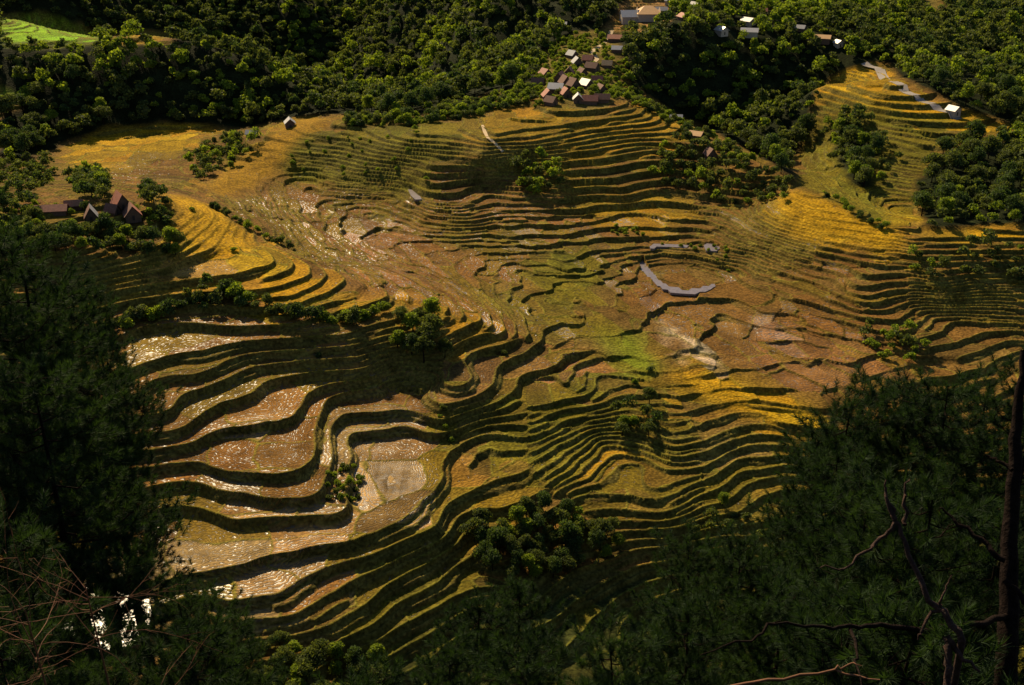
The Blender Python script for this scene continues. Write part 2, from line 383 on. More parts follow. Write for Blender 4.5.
WETZ = None
PONDS = []      # (x outline, y outline, level), filled in once the ground is known
def in_poly(px, py, x, y):
    c = np.zeros(x.shape, bool)
    m = np.nonzero((x > px.min()) & (x < px.max()) & (y > py.min()) & (y < py.max()))[0]
    if len(m):
        X, Y = x[m], y[m]; r = np.zeros(len(m), bool); j = len(px)-1
        for i in range(len(px)):
            if py[i] != py[j]: r ^= ((py[i] > Y) != (py[j] > Y)) & (X < (px[j]-px[i])*(Y-py[i])/(py[j]-py[i])+px[i])
            j = i
        c[m] = r
    return c
def ground(x, y, full=False):
    jx = x + 3*fbm(x, y, 14, 91); jy = y + 3*fbm(x, y, 14, 92)
    fo = np.clip(sample(FOREST, jx, jy), 0, 1); so = sample(SOIL, x, y)
    s15 = sample(STEP15, x, y); s07 = sample(STEP075, x, y); sm = np.maximum(sample(SMOOTH, jx, jy), so)
    Z = sample(ZG, x, y, True)
    g = np.maximum(sample(GRAD, x, y), .01)
    terr = np.clip(1-fo*1.6, 0, 1)*(1-.7*np.clip(sm,0,1))
    terr = terr*(1-s07*np.clip(.08+1.5*fbm(x,y,34,51),0,.85))
    Zw = Z + terr*(.62*fbm(x, y, 30, 3)*np.clip(g/.2,.15,1.2) + .24*fbm(x, y, 7, 5, 2) + s07*(1.1*fbm(x, y, 24, 7) + .35*fbm(x,y,9,8)))
    w = 1.15*np.clip(1+1.1*fbm(x, y, 16, 33), .35, 2)
    L = np.clip(fbm(x, y, 22, 57)*4+.35, 0, 1)
    z25, b25, d25, k25 = terrace(Zw, g, 2.5, w, L)
    z15, b15, d15, k15 = terrace(Zw, g, 1.5, w*.9, L*.6)
    z07, b07, d07, k07 = terrace(Zw, g, 1.5, w*.85)
    wq = sample(WETZ, x, y) if WETZ is not None else 0
    mh = np.clip(fbm(x, y, 34, 55)*5+.2, 0, 1)*(1-np.clip(wq*3, 0, 1))
    h25, hb25, hd25, hk25 = terrace(Zw, g, 1.25, w*.8); h15, hb15, hd15, hk15 = terrace(Zw, g, .75, w*.75)
    z25 = z25*(1-mh)+h25*mh; b25 = b25*(1-mh)+hb25*mh; d25 = np.where(mh > .5, hd25, d25); k25 = np.where(mh > .5, hk25+2000, k25)
    z15 = z15*(1-mh)+h15*mh; b15 = b15*(1-mh)+hb15*mh; d15 = np.where(mh > .5, hd15, d15); k15 = np.where(mh > .5, hk15+3000, k15)
    z07 = z07*(1-mh)+h15*mh; b07 = b07*(1-mh)+hb15*mh; d07 = np.where(mh > .5, hd15, d07); k07 = np.where(mh > .5, hk15+3000, k07)
    a15 = np.clip(s15*2-.5, 0, 1); a07 = np.clip(s07*2-.5, 0, 1)*(1-a15); a25 = 1-a15-a07
    zt = z25*a25+z15*a15+z07*a07
    zs = Z + 1.2*fbm(x, y, 40, 21)*fo + .5*fbm(x, y, 9, 23)*fo + .25*fbm(x, y, 12, 29)*np.clip(sm,0,1)
    bank = (b25*a25+b15*a15+b07*a07*.8)*terr
    d = np.where(a15 > .5, d15, np.where(a07 > .5, d07, d25))
    k = np.where(a15 > .5, k15+300, np.where(a07 > .5, k07+700, k25))
    val = np.clip(s07*1.6-.3, 0, 1)*(1-np.clip(sm,0,1))*np.clip(1-fo*1.6,0,1)
    size = np.where(a07 > .5, 15.0, np.where(a15 > .5, 26.0, 21.0))
    xr, yr = x*.90+y*.43, -x*.43+y*.90                     # the valley runs down to the right
    vx, vy = np.where(a07 > .5, xr*1.75, x), np.where(a07 > .5, yr*.62, y)
    edge, cid, ccx, ccy = cells(vx+4*fbm(x,y,13,41), vy+4*fbm(x,y,13,43), k, size, 61)
    ux, uy = np.where(a07 > .5, (ccx-vx)/1.75, ccx-vx), np.where(a07 > .5, (ccy-vy)/.62, ccy-vy)
    ccx = x + np.where(a07 > .5, ux*.90-uy*.43, ux); ccy = y + np.where(a07 > .5, ux*.43+uy*.90, uy)
    edge = np.where(a07 > .5, edge*.8, edge)
    # neighbouring plots on one terrace lie at slightly different levels
    off = (((cid*5.77) % 1.0)-.5)
    zt = zt + off*(.24+.26*a15)*(1-bank)*np.clip(edge/.35,0,1)
    z = zt*terr + zs*(1-terr)
    z = z + val*(1-terr*.6)*off*1.15*np.clip(edge/.6,0,1)
    z = z - .25*bank*fbm(x, y, 3.0, 37, 2)
    for px, py, lv in PONDS: z = np.where(in_poly(px, py, x, y), np.minimum(z, lv-.25), z)
    if not full: return z
    tv = np.maximum(terr, val*.8)
    dike = np.clip(1-edge/.9, 0, 1)*(d > .3)*tv*(1-bank)
    lip = np.clip(1-d/.9, 0, 1)*terr*(1-bank)
    z = z + .32*lip + .26*dike
    return z, bank, d, k, cid, np.maximum(dike, lip), tv, fo, g, np.clip(sm,0,1), ccx, ccy

# ------------------------------------------------------------------ helpers for objects
def tag(o, label=None, cat=None, group=None, kind=None):
    if label: o['label'] = label
    if cat: o['category'] = cat
    if group: o['group'] = group
    if kind: o['kind'] = kind
    return o
def link(name, me, parent=None, loc=None):
    o = bpy.data.objects.new(name, me); COL.objects.link(o)
    if parent: o.parent = parent
    if loc is not None: o.location = loc
    return o
def mesh_np(name, V, Fc, mat=None, smooth=False, mats=None, midx=None):
    V = np.ascontiguousarray(V, np.float32); Fc = np.ascontiguousarray(Fc, np.int32)
    me = bpy.data.meshes.new(name)
    me.vertices.add(len(V)); me.vertices.foreach_set('co', V.ravel())
    k = Fc.shape[1]
    me.loops.add(Fc.size); me.loops.foreach_set('vertex_index', Fc.ravel())
    me.polygons.add(len(Fc)); me.polygons.foreach_set('loop_start', np.arange(0, Fc.size, k, dtype=np.int32))
    if smooth: me.polygons.foreach_set('use_smooth', np.ones(len(Fc), bool))
    for m in (mats or ([mat] if mat else [])): me.materials.append(m)
    if midx is not None: me.polygons.foreach_set('material_index', np.asarray(midx, np.int32))
    me.update(calc_edges=True)
    return me

# ------------------------------------------------------------------ materials
def new_mat(name):
    m = bpy.data.materials.new(name); m.use_nodes = True
    nt = m.node_tree
    for nd in list(nt.nodes): nt.nodes.remove(nd)
    out = nt.nodes.new('ShaderNodeOutputMaterial')
    return m, nt, out
def N(nt, typ, **kw):
    nd = nt.nodes.new(typ)
    for k, v in kw.items():
        if k in nd.inputs.keys() if hasattr(nd.inputs,'keys') else False: nd.inputs[k].default_value = v
        else: setattr(nd, k, v)
    return nd
def setin(nd, **kw):
    for k, v in kw.items(): nd.inputs[k.replace('_',' ')].default_value = v
def ramp(nt, fac, stops):
    r = nt.nodes.new('ShaderNodeValToRGB'); e = r.color_ramp.elements
    while len(e) < len(stops): e.new(.5)
    for el, (p, c) in zip(e, stops):
        el.position = p; el.color = (c[0], c[1], c[2], 1) if hasattr(c,'__len__') else (c,c,c,1)
    nt.links.new(fac, r.inputs[0]); return r.outputs[0]
def math_(nt, op, a, b=None, c=None):
    m = nt.nodes.new('ShaderNodeMath'); m.operation = op
    for i, q in enumerate((a,b,c)):
        if q is None: continue
        if hasattr(q,'is_linked'): nt.links.new(q, m.inputs[i])
        else: m.inputs[i].default_value = q
    return m.outputs[0]
def mix(nt, fac, a, b, mode='MIX'):
    m = nt.nodes.new('ShaderNodeMix'); m.data_type = 'RGBA'; m.blend_type = mode
    for i, q in ((0,fac),(6,a),(7,b)):
        if hasattr(q,'is_linked'): nt.links.new(q, m.inputs[i])
        else: m.inputs[i].default_value = q if i == 0 else (q[0],q[1],q[2],1)
    return m.outputs[2]
def noise(nt, vec, scale, detail=3, rough=.55):
    t = nt.nodes.new('ShaderNodeTexNoise'); setin(t, Scale=scale, Detail=detail, Roughness=rough)
    nt.links.new(vec, t.inputs['Vector']); return t.outputs['Fac']

def terrain_material():
    m, nt, out = new_mat('terrain')
    p = nt.nodes.new('ShaderNodeBsdfPrincipled')
    co = nt.nodes.new('ShaderNodeTexCoord').outputs['Object']
    def attr(n, o='Fac'):
        a = nt.nodes.new('ShaderNodeAttribute'); a.attribute_name = n; return a.outputs[o]
    col = attr('soil_colour','Color'); bank = attr('bank'); wet = attr('wet'); lipd = attr('furrow')
    n1 = noise(nt, co, 1.05, 4, .68); n2 = noise(nt, co, .16, 3); n3 = noise(nt, co, 4.0, 2)
    # planting rows follow the terrace lips, broken into clumps of stubble
    vor = nt.nodes.new('ShaderNodeTexVoronoi'); setin(vor, Scale=.95, Randomness=1.0); nt.links.new(co, vor.inputs['Vector'])
    wob = math_(nt,'MULTIPLY_ADD', n2, 7.0, lipd)
    wob = math_(nt,'MULTIPLY_ADD', n1, 1.6, wob)
    rows = math_(nt,'MULTIPLY_ADD', math_(nt,'SINE', math_(nt,'MULTIPLY', wob, 4.2)), .5, .5)
    clump = math_(nt,'SUBTRACT', 1.0, vor.outputs['Distance'])
    stub = math_(nt,'ADD', math_(nt,'MULTIPLY', rows, math_(nt,'MULTIPLY_ADD', wet, .22, .09)), math_(nt,'ADD', math_(nt,'MULTIPLY', n1, .55), math_(nt,'MULTIPLY', clump, .30)))
    stub = math_(nt,'MULTIPLY_ADD', math_(nt,'SUBTRACT', stub, .52), 1.7, .5)
    notbank = math_(nt,'SUBTRACT', 1.0, bank)
    tex = ramp(nt, stub, [(.15,.42),(.5,.95),(.85,1.5)])
    c = mix(nt, 1.0, col, tex, 'MULTIPLY')
    big = ramp(nt, n2, [(.3,.70),(.7,1.28)])
    c = mix(nt, 1.0, c, big, 'MULTIPLY')
    # shallow water left between the clumps of stubble
    low = math_(nt,'MULTIPLY', wet, math_(nt,'ADD', math_(nt,'MULTIPLY', n2, .9), .12))
    wat = nt.nodes.new('ShaderNodeMapRange'); wat.interpolation_type = 'SMOOTHSTEP'
    nt.links.new(math_(nt,'SUBTRACT', low, stub), wat.inputs[0])
    wat.inputs[1].default_value = -.14; wat.inputs[2].default_value = .10
    w = math_(nt,'MULTIPLY', wat.outputs[0], notbank)
    c = mix(nt, math_(nt,'MULTIPLY', w, .5), c, (.085,.058,.036))
    nt.links.new(c, p.inputs['Base Color'])
    nt.links.new(math_(nt,'MULTIPLY_ADD', w, -.54, .90), p.inputs['Roughness'])
    nt.links.new(math_(nt,'MULTIPLY_ADD', w, .60, .03), p.inputs['Specular IOR Level'])
    bmp = nt.nodes.new('ShaderNodeBump'); bmp.inputs['Distance'].default_value = .40
    h = math_(nt,'MAXIMUM', math_(nt,'ADD', stub, math_(nt,'MULTIPLY', n3, .2)), math_(nt,'MULTIPLY', low, .9))
    nt.links.new(h, bmp.inputs['Height']); bmp.inputs['Strength'].default_value = .8
    nt.links.new(bmp.outputs[0], p.inputs['Normal'])
    nt.links.new(p.outputs[0], out.inputs[0])
    return m

def plain(name, rgb, rough=.8, var=.35, scale=3.0, metallic=0.0, spec=.3, bump=.2):
    m, nt, out = new_mat(name)
    p = nt.nodes.new('ShaderNodeBsdfPrincipled')
    co = nt.nodes.new('ShaderNodeTexCoord').outputs['Object']
    nz = noise(nt, co, scale, 5, .65)
    c = mix(nt, 1.0, rgb, ramp(nt, nz, [(.25,1-var),(.75,1+var)]), 'MULTIPLY')
    nt.links.new(c, p.inputs['Base Color'])
    setin(p, Roughness=rough, Metallic=metallic); p.inputs['Specular IOR Level'].default_value = spec
    b = nt.nodes.new('ShaderNodeBump'); b.inputs['Strength'].default_value = bump; b.inputs['Distance'].default_value = .1
    nt.links.new(nz, b.inputs['Height']); nt.links.new(b.outputs[0], p.inputs['Normal'])
    nt.links.new(p.outputs[0], out.inputs[0])
    return m

def leafy(name, dark, light, scale=.12, trans=.35, rnd=.4):
    m, nt, out = new_mat(name)
    geo = nt.nodes.new('ShaderNodeNewGeometry'); co = geo.outputs['Position']
    nz = noise(nt, co, scale, 3, .6); n2 = noise(nt, co, scale*9, 2)
    rpi = geo.outputs['Random Per Island']
    f = math_(nt,'ADD', math_(nt,'MULTIPLY', nz, .75), math_(nt,'MULTIPLY', rpi, rnd))
    f = math_(nt,'ADD', f, math_(nt,'MULTIPLY_ADD', n2, .5, -.30))
    c = mix(nt, ramp(nt, f, [(.34,0.0),(.78,1.0)]), dark, light)
    d = nt.nodes.new('ShaderNodeBsdfPrincipled'); nt.links.new(c, d.inputs['Base Color'])
    setin(d, Roughness=.75); d.inputs['Specular IOR Level'].default_value = .18
    t = nt.nodes.new('ShaderNodeBsdfTranslucent'); nt.links.new(mix(nt,1.0,c,(1.25,1.2,.55),'MULTIPLY'), t.inputs[0])
    ms = nt.nodes.new('ShaderNodeMixShader'); ms.inputs[0].default_value = trans
    nt.links.new(d.outputs[0], ms.inputs[1]); nt.links.new(t.outputs[0], ms.inputs[2])
    nt.links.new(ms.outputs[0], out.inputs[0])
    return m

M_TERR = terrain_material()
M_FOL = [leafy('forest_foliage',(.036,.054,.018),(.145,.175,.034),trans=.46), leafy('sunny_foliage',(.070,.115,.014),(.27,.34,.028),trans=.50), leafy('deep_foliage',(.026,.046,.015),(.090,.140,.028),trans=.42)]  # sunny variant has a sunlit yellow-green put into its leaf colour
M_PINE = leafy('pine_needles',(.008,.020,.008),(.034,.068,.017), scale=.5, trans=.38)
M_BARK = plain('bark',(.014,.009,.007),.95,.6,9.0,spec=.04,bump=.8)
M_DEAD = plain('dead_wood',(.045,.021,.014),.95,.6,14.0,bump=.8)
M_TWIG = plain('dry_twig',(.13,.055,.025),.85,.4,5.0)

WETZ = np.maximum(zone([(105,300),(330,345),(350,380),(400,395),(440,400),(450,490),(420,530),(300,600),(200,640),(40,660),(20,560),(110,400)],2), zone([(440,405),(448,365),(470,345),(500,345),(500,380)]))
# ------------------------------------------------------------------ ponds and flooded paddies (outlines)
def chaikin(pts, n=2):
    for _ in range(n):
        pts = [q for a, b in zip(pts, pts[1:]+pts[:1]) for q in ((a[0]*.75+b[0]*.25, a[1]*.75+b[1]*.25), (a[0]*.25+b[0]*.75, a[1]*.25+b[1]*.75))]
    return pts
POND = [(637,258),(641,268),(648,277),(659,286),(669,292),(680,295.5),(697,295.5),(719,287),(707,286),(696,290),(684,290),(670,286.5),(659,280.5),(653,273),(648,266),(645,256)]
for pts in (POND, [(648,247),(662,243),(690,243),(688,249),(664,249),(652,251)], [(702,244),(721,243),(719,253),(706,254)], 
            [(406,187),(415,187),(424,203),(414,206)], [(66,600),(100,582),(138,588),(156,610),(144,655),(95,662),(56,640)],
            [(733,160),(728,160),(728,158),(733,158)]):
    p = np.array(chaikin(pts)); x, y = hit(p[:,0], p[:,1]); PONDS.append((x, y, float(np.median(ground(x, y)))+.3))
PONDS.pop()
# ------------------------------------------------------------------ terrain sheet
OY = -150.0
rs = [22.0]
while rs[-1] < 2250:
    r = rs[-1]
    rs.append(r + (1.6 if r < 355 else .36 if r < 640 else .62 if r < 830 else 1.3 if r < 1120 else 1.3+(r-1120)*.02))
rs = np.array(rs)
NA = 1500
az = np.radians(np.linspace(-27.5, 27.5, NA))
RR, AA = np.meshgrid(rs, az, indexing='ij')
TX = (RR*np.sin(AA)).ravel(); TY = (RR*np.cos(AA)+OY).ravel()
z, bank, dl, kk, cid, dike, terr, fo, gg, smt, ccx, ccy = ground(TX, TY, True)
nr = len(rs)
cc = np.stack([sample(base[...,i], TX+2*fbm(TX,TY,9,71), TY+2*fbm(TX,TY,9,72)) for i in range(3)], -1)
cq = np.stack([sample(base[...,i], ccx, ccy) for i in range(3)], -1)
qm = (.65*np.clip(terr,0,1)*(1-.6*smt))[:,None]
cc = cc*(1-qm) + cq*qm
wet = sample(WET, TX, TY)*.7 + sample(WET, ccx, ccy)*.3
valm = np.clip(sample(STEP075, TX, TY)*2-.6, 0, 1)*(1-smt)
wet = np.where((cid*9.13) % 1.0 > .86, np.maximum(wet, .75*valm), wet)
h1 = cid; h2_ = (cid*7.31) % 1.0
vary = np.clip(terr,0,1)*(1-.8*smt)
cc *= (1 + vary*(h1-.5)*(.55-.2*valm))[:,None]
tint = np.stack([1+.25*(h2_-.5), 1+.0*h2_, 1-.15*(h2_-.5)], -1)
cc *= 1+(tint-1)*vary[:,None]
grassy = (vary*(h2_ > .80))[:,None]
cc = cc*(1-.6*grassy) + np.array(OLV)*.6*grassy
wet = np.clip(wet*(.45+.85*((cid*3.77) % 1.0)), 0, .92)*(1-np.clip(dike*1.5,0,1))*np.clip(terr,0,1)
for px, py, lv in PONDS: wet[in_poly(px, py, TX, TY)] = 0
gn = fbm(TX, TY, 5, 81)
bankc = np.array((.105,.088,.019))[None]*(1+.5*gn)[:,None] + np.array((.03,.012,.004))[None]*np.clip(fbm(TX,TY,25,83),0,1)[:,None]*2
dikec = np.array((.20,.185,.024))[None]*(1+.4*gn)[:,None]
cc = cc*(1-.75*np.clip(dike,0,1)[:,None]) + dikec*.75*np.clip(dike,0,1)[:,None]
cc = cc*(1-bank[:,None]) + bankc*bank[:,None]
forc = np.array((.016,.021,.007))[None]*(1+.5*gn)[:,None]
fo_ = np.clip(fo*1.6-.3,0,1)[:,None]
cc = cc*(1-fo_) + forc*fo_
cc = np.clip(cc, .003, .9)
bank = np.clip(bank + fo_[:,0], 0, 1)
idx = np.arange(nr*NA).reshape(nr, NA)
quads = np.stack([idx[:-1,:-1], idx[:-1,1:], idx[1:,1:], idx[1:,:-1]], -1).reshape(-1,4)
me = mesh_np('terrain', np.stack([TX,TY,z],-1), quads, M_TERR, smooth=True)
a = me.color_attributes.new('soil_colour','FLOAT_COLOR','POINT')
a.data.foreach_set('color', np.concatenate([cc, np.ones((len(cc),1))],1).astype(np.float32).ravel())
for nm, arr in (('bank',bank),('wet',wet),('furrow',np.minimum(dl,60))):
    a = me.attributes.new(nm,'FLOAT','POINT'); a.data.foreach_set('value', arr.astype(np.float32))
terrain = link('terrain', me); tag(terrain, kind='structure')
del RR, AA, cc, quads, idx

def gz(x, y): return float(ground(np.array([x]), np.array([y]))[0])
def gpt(u, v):
    x, y = hit(np.array([float(u)]), np.array([float(v)])); x, y = float(x[0]), float(y[0])
    return x, y, gz(x, y)

# ------------------------------------------------------------------ foliage builders
def unit(n, rng):
    v = rng.normal(size=(n,3)); return v/np.linalg.norm(v,axis=1,keepdims=True)
def leaf_quads(C, Nrm, size, rng, aspect=.7):
    n = len(C)
    r = unit(n, rng); T = np.cross(Nrm, r); T /= np.linalg.norm(T,axis=1,keepdims=True)+1e-9
    B = np.cross(Nrm, T); s = (size*(.6+.8*rng.random(n)))[:,None]
    a = T*s; b = B*s*aspect; bend = Nrm*s*.25
    V = np.stack([C-a-bend, C+b, C+a-bend, C-b], 1).reshape(-1,3)
    return V, np.arange(n*4).reshape(n,4)
def crown(rng, R, H, n, leaf, lobes=7, flat=1.0):
    """leaf clumps through an uneven crown of several lobes; base at z=0"""
    L = []
    for i in range(lobes):
        a = rng.random()*6.283; rr = R*.58*math.sqrt(rng.random())
        L.append((rr*math.cos(a), rr*math.sin(a), H*(.30+.42*rng.random()), R*(.36+.24*rng.random())))
    L.append((0,0,H*.72,R*.5))
    L = np.array(L); pick = rng.choice(len(L), n, p=L[:,3]**2/(L[:,3]**2).sum())
    dirs = unit(n, rng); dirs[:,2] = np.where(dirs[:,2] < -.35, -dirs[:,2], dirs[:,2])
    rad = L[pick,3]*(.45+.72*rng.random(n)**.75)
    C = L[pick,:3] + dirs*rad[:,None]*np.array([1,1,flat*.85])
    C[:,2] = np.maximum(C[:,2], .15)
    Nn = dirs + 1.1*unit(n, rng); Nn /= np.linalg.norm(Nn,axis=1,keepdims=True)
    return leaf_quads(C, Nn, np.full(n,leaf), rng)
def tube(pts, rad, sides=6):
    pts = np.array(pts,float); rad = np.array(rad,float); V=[]; Fc=[]
    m = len(pts)
    for i in range(m):
        t = pts[min(i+1,m-1)]-pts[max(i-1,0)]; t /= np.linalg.norm(t)+1e-9
        u = np.cross(t,(0.31,.93,.17)); u /= np.linalg.norm(u)+1e-9; v = np.cross(t,u)
        for k in range(sides):
            a = 6.28318*k/sides
            V.append(pts[i]+rad[i]*(math.cos(a)*u+math.sin(a)*v))
    for i in range(m-1):
        for k in range(sides):
            k2=(k+1)%sides
            Fc.append((i*sides+k,i*sides+k2,(i+1)*sides+k2,(i+1)*sides+k))
    return np.array(V), np.array(Fc)
def join(parts):
    V=[];Fc=[];o=0
    for v,f in parts: V.append(v); Fc.append(f+o); o+=len(v)
    return np.concatenate(V), np.concatenate(Fc)
def trunk_mesh(rng, h, r, name='trunk', limbs=4, R=2.0):
    parts=[tube([(0,0,-.6),(.1*rng.normal(),.1*rng.normal(),h*.4),(.2*rng.normal(),.2*rng.normal(),h)],[r*1.3,r,r*.5],6)]
    for i in range(limbs):
        a=rng.random()*6.283; z0=h*(.55+.4*rng.random())
        parts.append(tube([(0,0,z0),(R*.4*math.cos(a),R*.4*math.sin(a),z0+R*.35),(R*.75*math.cos(a),R*.75*math.sin(a),z0+R*.8)],[r*.45,r*.3,r*.12],5))
    return mesh_np(name, *join(parts), mat=M_BARK, smooth=True)

TREES=[]     # (crown mesh, trunk mesh)
for i in range(9):
    rng=np.random.default_rng(100+i)
    R=3.3+1.6*rng.random(); H=R*(1.1+1.1*rng.random()); th=2.0+1.2*rng.random()
    V,Fc=crown(rng,R,H,1700,.33,lobes=4+i%6); V[:,2]+=th*.8
    mat=M_FOL[(0,2,0,1,0,2,0,1,2)[i]]
    TREES.append((mesh_np('crown',V,Fc,mat), trunk_mesh(rng,th+H*.45,.22,R=R)))
SHRUBS=[]; SHRUBV=[]
for i in range(8):
    rng=np.random.default_rng(300+i)
    R=1.5+.5*rng.random(); V,Fc=crown(rng,R,R*(.9+.8*rng.random()),800,.19,lobes=4+i%4)
    SHRUBV.append(V); SHRUBS.append(mesh_np('shrub',V,Fc,M_FOL[(1,0,2,1,0,1,2,0)[i]]))
LOWTREES=[]
for i in range(12):     # plain versions for the mass of the forest
    rng=np.random.default_rng(500+i)
    R=3.2+2.0*rng.random(); H=R*(1.0+1.5*rng.random())
    V,Fc=crown(rng,R,H,230,.70,lobes=3+i%5); V[:,2]+=1.0
    LOWTREES.append(V)

def zone_pts(pts, spacing, rng, jitter=.8):
    p=np.array(densify(pts)); px,py=hit(p[:,0],p[:,1])
    x0,x1,y0,y1=px.min(),px.max(),py.min(),py.max()
    nx=max(1,int((x1-x0)/spacing)); ny=max(1,int((y1-y0)/spacing))
    X,Y=np.meshgrid(np.linspace(x0,x1,nx+1),np.linspace(y0,y1,ny+1))
    X=X.ravel()+spacing*jitter*(rng.random(X.size)-.5); Y=Y.ravel()+spacing*jitter*(rng.random(Y.size)-.5)
    c=np.zeros(X.shape,bool); j=len(px)-1
    for i in range(len(px)):
        if py[i]!=py[j]: c^=((py[i]>Y)!=(py[j]>Y))&(X<(px[j]-px[i])*(Y-py[i])/(py[j]-py[i])+px[i])
        j=i
    return X[c],Y[c]
def project(x,y,z):
    dx,dy,dz=x,y,z-CAMZ
    f=dy*cp-dz*sp_; up=dy*sp_+dz*cp
    return 512+F*dx/f, 342.5-F*up/f, f
TREELIST=[]; SHRUBLIST=[]
def place_tree(i, x, y, z, s, rz, label, group):
    TREELIST.append((s/math.sqrt(x*x+y*y+(z-CAMZ)**2), i, x, y, z, s, rz, label, group))
def build_tree(i, x, y, z, s, rz, label, group):
    t=bpy.data.objects.new('broadleaf_tree',None); COL.objects.link(t)
    t.empty_display_size=.5; t.location=(x,y,z); t.rotation_euler=(0,0,rz); t.scale=(s,s,s*(.85+.3*((i*37)%10)/10))
    tag(t,label,'tree',group)
    c,k=TREES[i%len(TREES)]
    link('crown',c,t); link('trunk',k,t)
def mass(name, items, bases, mats, label, cat):
    VV=[]; MI=[]
    for (i,x,y,z,s,rz) in items:
        Vb=bases[i%len(bases)]; c_,s_=math.cos(rz)*s,math.sin(rz)*s
        VV.append(np.stack([Vb[:,0]*c_-Vb[:,1]*s_+x, Vb[:,0]*s_+Vb[:,1]*c_+y, Vb[:,2]*s*(.85+.4*((i*37)%10)/10)+z],-1))
        q=vnoise(np.array([x/45.0]),np.array([y/45.0]),77)[0]*.7+(i*61%100)/100*.5
        MI.append(np.full(len(Vb)//4, 1 if q>.76 else 2 if q<.36 else 0, np.int32) if len(mats)>1 else np.zeros(len(Vb)//4,np.int32))
    VV=np.concatenate(VV)
    f=link(name,mesh_np(name,VV,np.arange(len(VV)).reshape(-1,4),mats=mats,midx=np.concatenate(MI))); tag(f,label,cat,kind='stuff')

